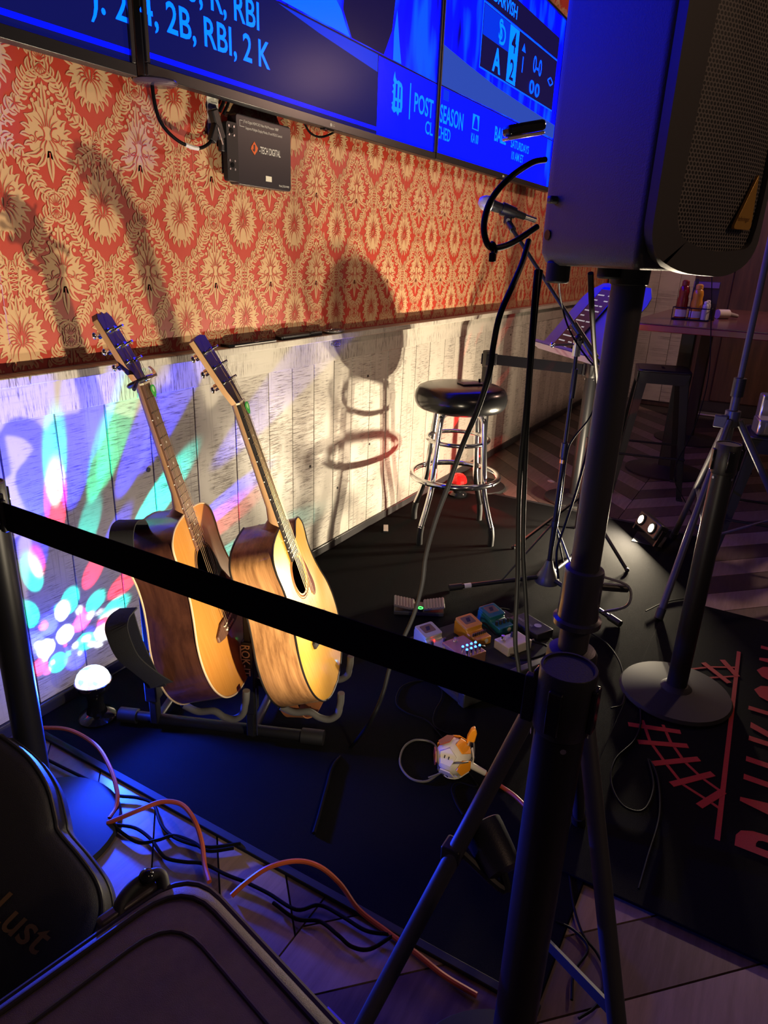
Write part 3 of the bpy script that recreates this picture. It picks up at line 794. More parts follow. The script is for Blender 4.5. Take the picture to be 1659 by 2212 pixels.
# things lying on the ledge
t = thing('tablet', 'black tablet with pale edge lying on the ledge above the right guitar', 'tablet', (1.98, 1.72, 1.028))
MB().prism(rrect(0.26, 0.045, 0.006, 3), (1.99, 1.712, 1.0285), (math.cos(-.01), math.sin(-.01), 0), (0, 1, 0), (0, 0, .010)).build('slab', BLKG, t, bevel=0.001)
MB().mm((1.885, 1.6875, 1.030), (2.115, 1.6895, 1.0335)).build('pale_edge', mat('pale_trim', (0.6, 0.58, 0.55), 0.3, 0.4), t)
t = thing('remote_control', 'long dark remote control on the ledge right of the tablet', 'remote', (2.26, 1.72, 1.028))
MB().prism(rrect(0.185, 0.040, 0.010, 4), (2.255, 1.716, 1.0285), XV, (0, 1, 0), (0, 0, .016)).build('body', BLK, t, bevel=0.004)
MB().mm((2.18, 1.703, 1.0446), (2.32, 1.728, 1.0455)).build('key_panel', mat('remote_keys', (0.03, 0.035, 0.04), 0.5), t)
t = thing('phone_charger', 'small black box on the ledge right of the remote control', 'charger', (2.40, 1.72, 1.028))
MB().mm((2.352, 1.700, 1.0285), (2.435, 1.735, 1.045)).build('block', BLK, t, bevel=0.003)
MB().mm((2.36, 1.703, 1.0452), (2.40, 1.73, 1.046)).build('cap', BLKG, t)
t = thing('glass_coaster', 'flat round glass dish on the ledge, rightmost of the things lying there', 'dish', (2.54, 1.715, 1.028))
MB().lathe([(.001, .001), (.060, .001), (.072, .008), (.074, .011), (.070, .010), (.05, .005), (.001, .004)], (2.545, 1.7155, 1.028), n=28).build('bowl', mat('smoke_glass', (0.35, 0.33, 0.32), 0.06, 0.0, trans=0.6), t).scale = (1, 0.42, 1)
MB().ring((2.545, 1.7155, 1.0385), 0.071, 0.0014, n=32).build('rim', CHR, t).scale = (1, 0.42, 1)
t = thing('wall_clip', 'small bright metal hook screwed into the rail below the ledge', 'hook', (2.56, 1.73, 0.97))
MB().tube([(2.55, 1.731, 0.975), (2.565, 1.715, 0.968), (2.585, 1.712, 0.972), (2.598, 1.722, 0.98), (2.585, 1.727, 0.985), (2.565, 1.724, 0.98)], 0.0022).build('wire', CHR, t)
MB().cyl((2.55, 1.7312, 0.976), (2.55, 1.727, 0.976), 0.005, n=12).build('screw_plate', STEEL, t)

# ================================================================ guitars (local frame: x across, -y front, z along the neck)
BOUT = [(0, 0), (.006, .055), (.02, .102), (.05, .150), (.10, .186), (.16, .199), (.22, .190), (.28, .163), (.33, .145), (.38, .139), (.43, .144), (.465, .137), (.488, .110), (.500, .070), (.505, .025)]
def outline(cut=False, n=7):
    """closed outline (x, z), starting at the tail, right side up, left side down"""
    right = [Vector((w, b, 0)) for b, w in BOUT]
    if cut:   # soft cutaway on the right shoulder
        right = [Vector((w, b, 0)) for b, w in BOUT if b < .40] + [Vector((.148, .412, 0)), Vector((.150, .440, 0)), Vector((.135, .462, 0)), Vector((.108, .466, 0)), Vector((.082, .452, 0)), Vector((.060, .436, 0)), Vector((.040, .440, 0)), Vector((.030, .470, 0)), Vector((.026, .505, 0))]
    left = [Vector((-w, b, 0)) for b, w in BOUT][::-1]
    R_ = smooth_path(right, n); L_ = smooth_path(left, n)
    pts = R_ + L_[:-1]
    out = [pts[0]]
    for p in pts[1:]:
        if (p - out[-1]).length > 1e-4: out.append(p)
    return [(p.x, p.y) for p in out]
def rot_frame(az, tilt, roll):
    n = Vector((math.cos(az), math.sin(az), 0)); z = Vector((0, 0, 1))
    u = z * math.cos(tilt) - n * math.sin(tilt); nn = n * math.cos(tilt) + z * math.sin(tilt)
    a = u.cross(nn)
    u2 = u * math.cos(roll) + a * math.sin(roll); a2 = a * math.cos(roll) - u * math.sin(roll)
    return Matrix((a2, -nn, u2)).transposed()
FRET = mat('fret_wire', (0.75, 0.70, 0.60), 0.25, 1.0)
STRG = mat('bronze_string', (0.42, 0.30, 0.17), 0.35, 1.0)
IVORY = mat('ivory_plastic', (0.72, 0.64, 0.48), 0.4)
PEARL = mat('pearl_dot', (0.80, 0.78, 0.72), 0.25)
def make_guitar(label, loc, fr, depth, cut, M, capo=False):
    g = thing('acoustic_guitar', label, 'guitar', loc, fr, group='guitars on the rack', local=True)
    O = outline(cut); n = len(O); cz = .352; hr = .051
    # soundboard with its hole
    m = MB(); hole = []
    for x, z in O:
        a = math.atan2(z - cz, x); hole.append((hr * math.cos(a), cz + hr * math.sin(a)))
    m.add([(x, 0, z) for x, z in O] + [(x, 0, z) for x, z in hole], [(i, (i + 1) % n, n + (i + 1) % n, n + i) for i in range(n)])
    m.add([(x, 0, z) for x, z in hole] + [(x, .0032, z) for x, z in hole], [(i, (i + 1) % n, n + (i + 1) % n, n + i) for i in range(n)])
    m.build('soundboard', M['top'], g, smooth=35)
    m = MB(); m.add([(x, .0005, z) for x, z in O] + [(x, depth, z) for x, z in O], [(i, n + i, n + (i + 1) % n, (i + 1) % n) for i in range(n)])
    m.build('side', M['side'], g, smooth=50)
    MB().add([(x, depth, z) for x, z in O], [tuple(range(n))]).build('back', M['side'], g, smooth=0)
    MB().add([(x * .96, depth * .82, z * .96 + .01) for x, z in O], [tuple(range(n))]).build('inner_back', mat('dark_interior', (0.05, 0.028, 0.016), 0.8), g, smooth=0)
    cl = [(x, 0, z) for x, z in O] + [(O[0][0], 0, O[0][1])]
    MB().tube([(x, -.0002, z) for x, y, z in cl], .0026, n=6, k=1).build('binding', M['bind'], g)
    MB().tube([(x, depth, z) for x, y, z in cl], .0026, n=6, k=1).build('binding', M['bind'], g)
    for rr, w in ((.058, .0025), (.0645, .0012)):
        MB().ring((0, -.0002, cz), rr, w, (0, 1, 0), 48, 4).build('rosette', M['ros'], g)
    # neck, heel, fretboard
    m = MB()
    def sec(z, w, d):   # D-shaped section behind the fretboard
        return [(w / 2 * math.cos(PI * i / 8), -.0005 + d * math.sin(PI * i / 8), z) for i in range(9)]
    S = [sec(.497, .056, .085), sec(.507, .055, .052), sec(.525, .054, .032), (sec(.56, .053, .024)), sec(.70, .048, .021), sec(.825, .0435, .019), sec(.838, .043, .017)]
    vs = [p for s_ in S for p in s_]; k = 9
    fs = [(i * k + j, i * k + j + 1, (i + 1) * k + j + 1, (i + 1) * k + j) for i in range(len(S) - 1) for j in range(k - 1)]
    fs += [(i * k + k - 1, i * k, (i + 1) * k, (i + 1) * k + k - 1) for i in range(len(S) - 1)]
    fs += [tuple(range(k)), tuple(range((len(S) - 1) * k, len(S) * k))]
    m.add(vs, fs); m.build('neck', M['neck'], g, smooth=60)
    fb = MB().prism([(-.0285, .405), (.0285, .405), (.0215, .833), (-.0215, .833)], (0, -.0065, 0), (1, 0, 0), (0, 0, 1), (0, .0062, 0)).build('fretboard', M['fb'], g, bevel=.0008)
    nutz = .835; sadz = .189; sl = nutz - sadz
    for i in range(1, 21):
        z = nutz - sl * (1 - 2 ** (-i / 12)); w = .0430 + (.0565 - .043) * (nutz - z) / .43
        if z < .408: break
        o = MB().mm((-w / 2, -.0078, z - .0011), (w / 2, -.0064, z + .0011)).build('fret', FRET, fb, smooth=0)
    for i in (3, 5, 7, 9, 12, 15, 17):
        z = nutz - sl * (1 - (2 ** (-i / 12) + 2 ** (-(i - 1) / 12)) / 2)
        MB().cyl((0, -.0066, z), (0, -.0070, z), .0028, n=10).build('inlay_dot', PEARL, fb)
        MB().cyl((-.0222 - .004 * (nutz - z) / .43 * 1.6 - .0003, -.0035, z), (-.0222 - .004 * (nutz - z) / .43 * 1.6 - .0012, -.0035, z), .0016, n=8).build('side_dot', PEARL, fb)
    MB().mm((-.0218, -.0095, .833), (.0218, 0, .838)).build('nut', IVORY, g, bevel=.0006)
    # headstock, tipped back 14 degrees
    a = math.radians(14); ca, sa = math.cos(a), math.sin(a)
    H = lambda x, t, d=0: (x, -.003 + t * sa + d * ca, .838 + t * ca - d * sa)
    hs = [(-.0215, 0), (-.026, .028), (-.035, .045), (-.0345, .165), (-.024, .178), (-.010, .173), (0, .180), (.010, .173), (.024, .178), (.0345, .165), (.035, .045), (.026, .028), (.0215, 0)] if M.get('head') == 1 else [(-.0215, 0), (-.030, .035), (-.0365, .170), (-.012, .176), (.012, .176), (.0365, .170), (.030, .035), (.0215, 0)]
    m = MB(); hn = len(hs)
    m.add([H(x, t, .0012) for x, t in hs] + [H(x, t, .015) for x, t in hs], [tuple(range(hn)), tuple(range(2 * hn - 1, hn - 1, -1))] + [(i, (i + 1) % hn, hn + (i + 1) % hn, hn + i) for i in range(hn)])
    hd = m.build('headstock', M['neck'], g, smooth=30, bevel=.0008)
    MB().add([H(x, t, -.0006) for x, t in hs] + [H(x, t, .0012) for x, t in hs], [tuple(range(hn)), tuple(range(2 * hn - 1, hn - 1, -1))] + [(i, (i + 1) % hn, hn + (i + 1) % hn, hn + i) for i in range(hn)]).build('head_veneer', M['veneer'], g, smooth=30)
    posts = []
    for s in (-1, 1):
        for i, t in enumerate((.055, .095, .135)):
            tu = MB().cyl(H(s * .021, t, -.001), H(s * .021, t, -.020), .0030, n=10).cyl(H(s * .021, t, -.0005), H(s * .021, t, -.0035), .0055, n=12).build('tuner_post', CHR, g)
            MB().cyl(H(s * .030, t, .018), H(s * .052, t, .018), .0028, n=8).cyl(H(s * .0215, t, .014), H(s * .0215, t, .026), .0085, n=12).build('tuner_shaft', CHR, tu)
            MB().ball(H(s * .056, t, .018), .0085, 12, 8, (1.0, .55, .95)).build('tuner_button', CHR, tu)
            posts.append((s * .021, t))
    # bridge, saddle, pins, strings
    MB().prism([(-.085, .168), (-.05, .160), (.05, .160), (.085, .168), (.085, .184), (.045, .200), (-.045, .200), (-.085, .184)], (0, -.008, 0), (1, 0, 0), (0, 0, 1), (0, .0078, 0)).build('bridge', M['fb'], g, bevel=.002)
    MB().bar((-.036, -.0095, .188), (.036, -.0095, .192), .003, .005, (0, -1, 0)).build('saddle', IVORY, g)
    order = [(-.021, .055), (-.021, .095), (-.021, .135), (.021, .135), (.021, .095), (.021, .055)]
    for i in range(6):
        xb = -.027 + .0108 * i; xn = -.0180 + .0072 * i; r = .0008 - .00007 * i
        MB().ball((xb, -.0095, .174), .0032, 8, 6).build('bridge_pin', IVORY, g)
        m = MB(); pp = H(order[i][0] * .86, order[i][1], -.014)
        m.tube([(xb, -.009, .175), (xb, -.0128, .189), (xn, -.0108, .836), pp], r, n=5, k=1)
        m.build('string', STRG, g)
    # pickguard on the treble side
    pgp = [(.036, .395), (.060, .372), (.071, .345), (.079, .310), (.092, .285), (.088, .262), (.066, .250), (.045, .262), (.030, .288)] if not cut else [(.048, .385), (.066, .352), (.074, .318), (.080, .285), (.072, .262), (.052, .258), (.038, .285), (.048, .310), (.055, .345)]
    if M.get('guard') is not None:
        P_ = smooth_path([Vector((x, z, 0)) for x, z in pgp + pgp[:1]], 4)[:-1]
        pg = [p for p in [(q.x, q.y) for q in P_]]
        MB().prism(pg, (0, -.0016, 0), (1, 0, 0), (0, 0, 1), (0, .0012, 0)).build('pickguard', M['guard'], g, smooth=30)
    MB().lathe([(.006, 0), (.006, .002), (.0035, .005), (.0035, .009), (.0075, .012), (.006, .015), (.001, .016)], (0, depth / 2, 0), (0, 0, -1), 14).build('strap_button', IVORY, g)
    return g
G1F = rot_frame(math.radians(295.5), math.radians(15.5), 0.005); G1L = Vector((1.2366, 1.1127, 0.2414))
G2F = rot_frame(math.radians(293.0), math.radians(17.0), -0.065); G2L = Vector((1.410, 0.9245, 0.2105))
M1 = dict(top=wood('spruce_aged', (0.52, 0.21, 0.036), (0.61, 0.28, 0.060), (260, 10, 4), 0.28, coat=0.5),
          side=wood('mahogany_side', (0.042, 0.014, 0.009), (0.080, 0.028, 0.016), (60, 60, 5), 0.3, coat=0.5),
          bind=mat('cream_binding', (0.62, 0.47, 0.30), 0.35), ros=mat('rosette_dark', (0.06, 0.03, 0.02), 0.4),
          neck=wood('mahogany_neck', (0.42, 0.21, 0.10), (0.52, 0.29, 0.15), (50, 50, 5), 0.42), fb=wood('rosewood_board', (0.085, 0.036, 0.022), (0.16, 0.078, 0.048), (200, 50, 6), 0.5),
          veneer=mat('dark_veneer', (0.022, 0.014, 0.014), 0.3), guard=mat('black_pickguard', (0.010, 0.007, 0.007), 0.12), head=1)
M2 = dict(top=wood('spruce_bright', (0.74, 0.36, 0.034), (0.82, 0.45, 0.060), (240, 10, 4), 0.26, coat=0.5),
          side=wood('ovangkol_side', (0.13, 0.055, 0.020), (0.46, 0.235, 0.09), (30, 75, 3), 0.3, coat=0.5, contrast=(0.30, 0.68)),
          bind=mat('black_binding', (0.012, 0.010, 0.009), 0.35), ros=mat('rosette_amber', (0.30, 0.12, 0.04), 0.4),
          neck=wood('maple_neck', (0.44, 0.25, 0.12), (0.54, 0.33, 0.17), (50, 50, 5), 0.42), fb=mat('ebony_board', (0.016, 0.012, 0.011), 0.65, spec=0.2),
          veneer=mat('black_veneer', (0.014, 0.011, 0.012), 0.3), guard=mat('tortoise_pickguard', (0.16, 0.022, 0.012), 0.14), head=2)
g1 = make_guitar('acoustic guitar with dark mahogany sides, cream binding and a capo on its headstock', G1L, G1F, .122, False, M1)
g2 = make_guitar('cutaway acoustic guitar with bright yellow top, brown striped sides and black binding', G2L, G2F, .115, True, M2)
def gp(L, F_, x, y, z): return L + F_ @ Vector((x, y, z))

# capo clamped above the nut of the first guitar
cp = thing('capo', 'chrome and black spring capo clamped on the headstock of the mahogany guitar', 'capo', gp(G1L, G1F, 0, -.02, .845), G1F, local=True)
MB().box((0, -.004, .002), (.058, .010, .012)).build('pressure_bar', CHR, cp, bevel=.003)
MB().tube([(-.028, 0, .002), (-.044, .010, 0), (-.046, .030, -.004), (-.030, .042, -.008), (-.010, .044, -.01)], .0048).build('frame', BLKM, cp)
MB().tube([(.028, -.002, .002), (.046, .006, .010), (.058, .018, .020)], .0040).build('handle', CHR, cp)
MB().tube([(-.044, .012, 0), (-.070, .006, -.006), (-.088, .004, -.012)], .0046).build('handle', BLKM, cp)
# green picks tucked under the strings
def pick(L, F_, x, z, label):
    p = thing('guitar_pick', label, 'pick', gp(L, F_, x, -.0135, z), F_, group='green guitar picks', local=True)
    pts = [(0, -.016), (.007, -.010), (.0125, .002), (.012, .010), (.006, .0145), (-.006, .0145), (-.012, .010), (-.0125, .002), (-.007, -.010)]
    P_ = smooth_path([Vector((x_, y_, 0)) for x_, y_ in pts + pts[:1]], 4)[:-1]
    MB().prism([(q.x, q.y) for q in P_], (0, 0, 0), (1, 0, 0), (0, 0, 1), (0, .0011, 0)).build('blade', mat('green_celluloid', (0.03, 0.30, 0.05), 0.3), p, smooth=30)
    MB().prism([(q.x * .45, q.y * .45 + .004) for q in P_], (0, -.0002, 0), (1, 0, 0), (0, 0, 1), (0, .0003, 0)).build('print', mat('pick_print', (0.30, 0.55, 0.22), 0.4), p, smooth=0)
pick(G1L, G1F, .014, .812, 'green pick tucked under the strings of the mahogany guitar near its nut')
pick(G2L, G2F, .013, .815, 'green pick tucked under the strings of the yellow cutaway guitar near its nut')

# straps
st = thing('guitar_strap', 'black woven guitar strap with red lettering hanging behind the mahogany guitar', 'strap', gp(G1L, G1F, -.2, .2, .2))
STRAP = mat('black_webbing', (0.008, 0.008, 0.010), 0.8, bump=(700, 0.5))
w1 = [gp(G1L, G1F, *q) for q in ((-.05, .115, .49), (-.095, .095, .535), (-.145, .090, .545), (-.172, .095, .520), (-.168, .115, .455))]
sb = MB().ribbon(w1, .062, [G1F @ Vector(v) for v in ((.3, 1, .0), (.2, 1, 0.1), (.1, 1, .1), (0.1, 1, .1), (0.2, 1, 0))], .003).build('upper_loop', STRAP, st)
w2 = [gp(G1L, G1F, *q) for q in ((-.16, .15, .34), (-.200, .16, .335), (-.232, .155, .315), (-.252, .14, .26), (-.238, .12, .20), (-.215, .11, .155), (-.18, .13, .13))]
MB().ribbon(w2, .055, [G1F @ Vector(v) for v in ((.3, 1, 0), (.3, 1, .2), (.2, 1, .3), (.1, 1, .2), (.1, 1, 0), (.1, 1, -.2), (.3, 1, -.3))], .003).build('lower_loop', STRAP, st)
w3 = [gp(G1L, G1F, *q) for q in ((-.17, .16, .33), (-.195, .150, .27), (-.212, .135, .20), (-.205, .128, .14))]
MB().ribbon(w3, .055, G1F @ Vector((.15, 1, .0)), .003).build('hanging_length', STRAP, st)
fa, fb_ = gp(G1L, G1F, -.2075, .058, .448), gp(G1L, G1F, -.2075, .125, .448)
text('lettering', 'Inv', .030, gp(G1L, G1F, -.1785, .122, .478), (G1F @ Vector((0, -1, .0))), (G1F @ Vector((0.1, 0, 1))), mat('red_stitch', (0.6, 0.03, 0.04), 0.6), st)
BROWNL = mat('tan_leather', (0.34, 0.125, 0.045), 0.5, noise=(30, .2))
DKL = mat('suede_back', (0.22, 0.10, 0.065), 0.8)
s2 = thing('leather_strap', 'tan leather guitar strap hanging below the yellow cutaway guitar', 'strap', gp(G2L, G2F, -.05, .12, 0))
w4 = [gp(G2L, G2F, *q) for q in ((-.02, .130, .16), (-.045, .135, .08), (-.065, .138, .0), (-.060, .132, -.055), (-.030, .112, -.072), (.005, .085, -.045), (.02, .06, -.014))]
MB().ribbon(w4, .062, [G2F @ Vector(v) for v in ((.1, 1, 0), (.1, 1, 0), (0.2, 1, 0.1), (.2, 1, .1), (.2, 1, 0), (0, 1, .1), (0, 1, 0))], .0032).build('leather_band', BROWNL, s2)
MB().mm((0, 0, 0), (.001, .001, .001))
for q in ((-.045, .121, -.0695), (-.012, .098, -.064)):
    c = gp(G2L, G2F, *q); MB().bar(c - Vector((.006, .002, 0)), c + Vector((.006, .002, 0)), .003, .0012).build('slot', mat('slot_dark', (0.02, 0.01, 0.01), 0.8), s2)
s3 = thing('strap_tab', 'brown leather strap end hanging over the front of the mahogany guitar', 'strap', gp(G1L, G1F, .07, -.01, .22))
pts = [gp(G1L, G1F, *q) for q in ((.03, -.016, .235), (.055, -.020, .228), (.085, -.020, .245), (.12, -.012, .27))]
MB().ribbon(pts, .055, G1F @ Vector((-.35, 0, 1)), .003).build('tab', mat('brown_leather', (0.16, 0.075, 0.045), 0.55), s3)
MB().tube([gp(G1L, G1F, *q) for q in ((.07, -.024, .215), (.088, -.028, .228), (.095, -.026, .252), (.080, -.024, .262))], .004).build('buckle', STEEL, s3)

# ================================================================ guitar rack
rk = thing('guitar_rack', 'black tubular double guitar rack with padded cradles on the stage carpet', 'guitar stand', (1.25, 1.2, .01))
n_ = Vector((.39, -.921, 0)); a_ = Vector((.921, .39, 0))
FOAM = mat('grey_foam', (0.11, 0.105, 0.098), 0.75)
A_, B_ = Vector((1.142, 1.470, .035)), Vector((1.345, .990, .035))
MB().cyl(A_, B_, .016, n=14).build('floor_bar', BLKM, rk)
MB().cyl(B_ - n_ * .01, B_ + n_ * .055, .022, n=16).build('end_cap', RUB, rk)
MB().cyl(A_ + n_ * .01, A_ - n_ * .045, .022, n=16).build('end_cap', RUB, rk)
C_, D_ = A_ + a_ * .36, B_ + a_ * .36
MB().cyl(C_ - n_ * .05, D_ - n_ * .05, .016, n=14).build('floor_bar', BLKM, rk)
for i, (bp, hh, L_, F_) in enumerate(((Vector((1.270, 1.126, .035)), .56, G2L, G2F), (Vector((1.160, 1.398, .035)), .56, G1L, G1F))):
    MB().box(bp + Vector((0, 0, hh / 2)), (.030, .022, hh), Matrix((a_, n_, Vector((0, 0, 1)))).transposed()).build('upright', BLKM, rk, bevel=.003)
    MB().box(bp + Vector((0, 0, .16)), (.044, .036, .16), Matrix((a_, n_, Vector((0, 0, 1)))).transposed()).build('sleeve', BLK, rk, bevel=.004)
    MB().cyl(bp, bp + a_ * .36, .013, n=12).build('cross_bar', BLKM, rk)
    # padded cradle: two arms along the body depth
    for j, sx in enumerate((-.085, .085)):
        zz = -.016 if abs(sx) > .05 else -.01
        q = [gp(L_, F_, sx, .150, zz + .02), gp(L_, F_, sx, .118, zz - .006), gp(L_, F_, sx, .075, zz - .012), gp(L_, F_, sx * 1.02, .052, zz - .034), gp(L_, F_, sx * 1.04, .025, zz - .044), gp(L_, F_, sx * 1.04, -.002, zz - .032), gp(L_, F_, sx * 1.02, -.014, zz - .010), gp(L_, F_, sx, -.022, zz + .006), gp(L_, F_, sx, -.032, zz + .034)]
        MB().tube(q, .0098, n=10).build('cradle_arm', FOAM, rk)
    yk = [bp + Vector((0, 0, .22)), gp(L_, F_, -.085, .155, .005)]
    MB().tube([gp(L_, F_, -.085, .15, .004), gp(L_, F_, -.04, .17, .0), gp(L_, F_, .04, .17, .0), gp(L_, F_, .085, .15, .004)], .009, n=10).build('yoke', BLKM, rk)
    MB().bar(bp + Vector((0, 0, .19)), gp(L_, F_, 0, .168, .0), .02, .02).build('yoke_arm', BLKM, rk)
bpL = Vector((1.270, 1.126, 0)); c0 = bpL - a_ * .0  # maker's print on the front upright, reading downwards
vdir = Vector((-.77, -.64, 0)); face_n = -a_
def up_pt(s, z): return Vector((1.270, 1.126, z)) + a_ * (-.0235) + n_ * s
WMRK = mat('cream_print', (0.72, 0.62, 0.48), 0.6)
text('lettering', 'ROK-IT', .034, up_pt(-.014, .345), (0, 0, -1), n_, WMRK, rk, bold=.012, xs=.9)
MB().box(up_pt(-.0165, .29) - a_ * 0, (.0006, .004, .10), Matrix((a_, n_, Vector((0, 0, 1)))).transposed()).build('print_bar', WMRK, rk, smooth=0)
MB().box(bpL + Vector((0, 0, .25)) , (.042, .034, .20), Matrix((a_, n_, Vector((0, 0, 1)))).transposed()).build('label_sleeve', BLK, rk, bevel=.003)
MB().cyl(bpL + n_ * .020 - a_ * .012 + Vector((0, 0, .04)), bpL + n_ * .020 - a_ * .012 + Vector((0, 0, .20)), .0016, n=8).build('spring_wire', STEEL, rk)

# ================================================================ disco lamp by the wall
LP = Vector((1.100, 1.585, .009))
dl = thing('disco_lamp', 'small round party lamp with glowing crystal dome on the carpet left of the guitars', 'lamp', LP)
MB().lathe([(.052, 0), (.055, .006), (.050, .012), (.030, .022), (.022, .05), (.026, .085), (.046, .105), (.051, .120), (.051, .128), (.047, .130)], LP, n=28).build('base', BLKG, dl)
dome = MB()
R0 = .050
rows = [(0.02, 20), (0.30, 18), (0.58, 15), (0.85, 11), (1.12, 7), (1.36, 3)]
def dpt(el, az): return LP + Vector((math.cos(el) * math.cos(az) * R0, math.cos(el) * math.sin(az) * R0, .130 + math.sin(el) * R0 * .92))
vs = []
for k in range(7):
    el = k / 6 * PI / 2 * .97
    vs += [dpt(el, 2 * PI * (j + .5 * (k % 2)) / 14) for j in range(14)]
fs = []
for k in range(6):
    for j in range(14):
        a, b, c, d = k * 14 + j, k * 14 + (j + 1) % 14, (k + 1) * 14 + (j + 1) % 14, (k + 1) * 14 + j
        fs += [(a, b, d), (b, c, d)] if k % 2 == 0 else [(a, b, c), (a, c, d)]
fs.append(tuple(range(6 * 14, 7 * 14)))
dome.add(vs, fs)
def dome_mat():
    m = bpy.data.materials.new('crystal_dome'); t, N, L, b = nt(m)
    g = N.new('ShaderNodeNewGeometry'); v = N.new('ShaderNodeTexVoronoi'); v.inputs['Scale'].default_value = 75
    tc = N.new('ShaderNodeTexCoord'); L.new(tc.outputs['Object'], v.inputs['Vector'])
    cr = N.new('ShaderNodeValToRGB'); e = cr.color_ramp.elements
    e[0].position = 0.0; e[0].color = (0.45, 0.95, 1.0, 1); e[1].position = 1.0; e[1].color = (1.0, 0.45, 0.6, 1)
    for p_, c_ in ((.25, (1, 1, 1, 1)), (.5, (0.25, 0.45, 1.0, 1)), (.75, (0.9, 1.0, 0.95, 1))):
        q = e.new(p_); q.color = c_
    sp = N.new('ShaderNodeSeparateColor'); L.new(v.outputs['Color'], sp.inputs[0]); L.new(sp.outputs[0], cr.inputs['Fac'])
    L.new(cr.outputs[0], b.inputs['Emission Color']); b.inputs['Emission Strength'].default_value = 1.6
    b.inputs['Base Color'].default_value = (0.8, 0.85, 0.9, 1); b.inputs['Roughness'].default_value = 0.05
    m.cycles.emission_sampling = 'NONE'
    return m
dome.build('crystal_dome', dome_mat(), dl, smooth=0)
MB().ring(LP + Vector((0, 0, .130)), .0505, .0022, n=36, m=6).build('dome_ring', CHR, dl)
LS = LP + Vector((0, -0.0, .195))       # the coloured beams leave the top of the dome
CY, RD, BL, GN, WH, PK = (0.0, 0.85, 0.75), (1.0, 0.02, 0.06), (0.02, 0.03, 1.0), (0.02, 0.9, 0.45), (0.75, 0.9, 1.0), (1.0, 0.05, 0.35)
beams = [  # target on the wall, colour, half angle in degrees, power
    ((1.173, 1.737, 0.766), CY, 2.6, 1.00),
    ((1.158, 1.737, 0.645), RD, 3.0, 1.00),
    ((1.320, 1.737, 0.731), GN, 2.6, 0.50),
    ((1.525, 1.737, 0.545), CY, 3.4, 1.60),
    ((1.837, 1.737, 0.441), BL, 2.2, 2.20),
    ((1.352, 1.737, 0.494), BL, 2.6, 0.90),
    ((1.251, 1.737, 0.817), BL, 4.0, 2.00),
    ((1.080, 1.737, 0.878), BL, 6.0, 2.20),
    ((1.473, 1.737, 0.756), BL, 3.0, 1.40),
    ((1.632, 1.737, 0.881), BL, 3.0, 2.00),
    ((1.380, 1.737, 1.016), BL, 3.0, 2.20),
    ((1.254, 1.737, 0.541), CY, 3.0, 0.60),
    ((1.058, 1.737, 0.463), CY, 3.5, 0.50),
    ((1.248, 1.737, 0.388), RD, 3.6, 0.60),
    ((1.351, 1.737, 0.305), RD, 3.6, 0.60),
    ((1.077, 1.737, 0.492), RD, 2.5, 0.40),
    ((1.160, 1.737, 0.329), CY, 5.0, 0.40),
    ((1.247, 1.737, 0.291), CY, 4.0, 0.35),
    ((1.133, 1.737, 0.310), WH, 4.5, 0.40),
    ((1.083, 1.737, 0.286), BL, 6.0, 0.50),
    ((1.190, 1.737, 0.244), PK, 5.0, 0.35),
    ((1.290, 1.737, 0.205), RD, 4.5, 0.45),
    ((1.130, 1.737, 0.231), WH, 6.0, 0.40),
    ((1.065, 1.737, 0.216), WH, 6.0, 0.35),
    ((1.197, 1.737, 0.173), CY, 5.0, 0.35),
    ((1.268, 1.737, 0.173), WH, 4.5, 0.35),
    ((1.026, 1.737, 0.252), BL, 7.0, 0.50),
    ((1.095, 1.737, 0.152), CY, 6.0, 0.30),
    ((1.035, 1.737, 0.168), RD, 5.0, 0.30),
    ((1.150, 1.737, 0.139), BL, 7.0, 0.40),
    ((1.025, 1.737, 0.344), CY, 5.0, 0.40),
    ((1.322, 1.737, 0.242), CY, 3.6, 0.50),
    ((1.930, 1.737, 0.220), CY, 3.0, 1.00),
    ((1.390, 1.737, 0.818), GN, 3.0, 0.70),
    ((1.063, 1.737, 0.590), BL, 5.0, 0.80),
    ((1.416, 1.737, 0.406), PK, 3.0, 0.50),
    ((1.770, 1.737, 0.372), RD, 3.0, 0.80),
    ((2.303, 1.737, 0.894), BL, 3.0, 1.50),
]
rb = random.Random(5)
for k in range(46):      # crowd of small cells low on the wall
    r_ = rb.random() ** .7; a_c = rb.uniform(0, PI)
    tx_ = 1.125 + .17 * r_ * math.cos(a_c); tz_ = .135 + .20 * r_ * math.sin(a_c)
    beams.append(((tx_, 1.737, tz_), rb.choice((WH, CY, CY, BL, PK, RD, WH, BL)), rb.uniform(1.3, 2.3), .16))
for tgt, colr, half, pw in beams:
    far = (Vector(tgt) - LS).length
    light('disco_beam', 'SPOT', LS, pw * (64.0 if far < .45 else 210.0), colr, dl, size=0.004, target=tgt, angle=math.radians(2 * half * (1.9 if far < .45 else 1.6)), blend=0.5)
light('disco_glow', 'SPOT', LP + Vector((-.01, -.058, .175)), 95.0, (0.01, 0.05, 1.0), dl, size=0.02, target=LP + Vector((-.1, -1.0, .60)), angle=math.radians(165), blend=0.5)
light('disco_wall_glow', 'POINT', LP + Vector((-.03, -.03, .21)), 3.0, (0.01, 0.05, 1.0), dl, size=0.02)

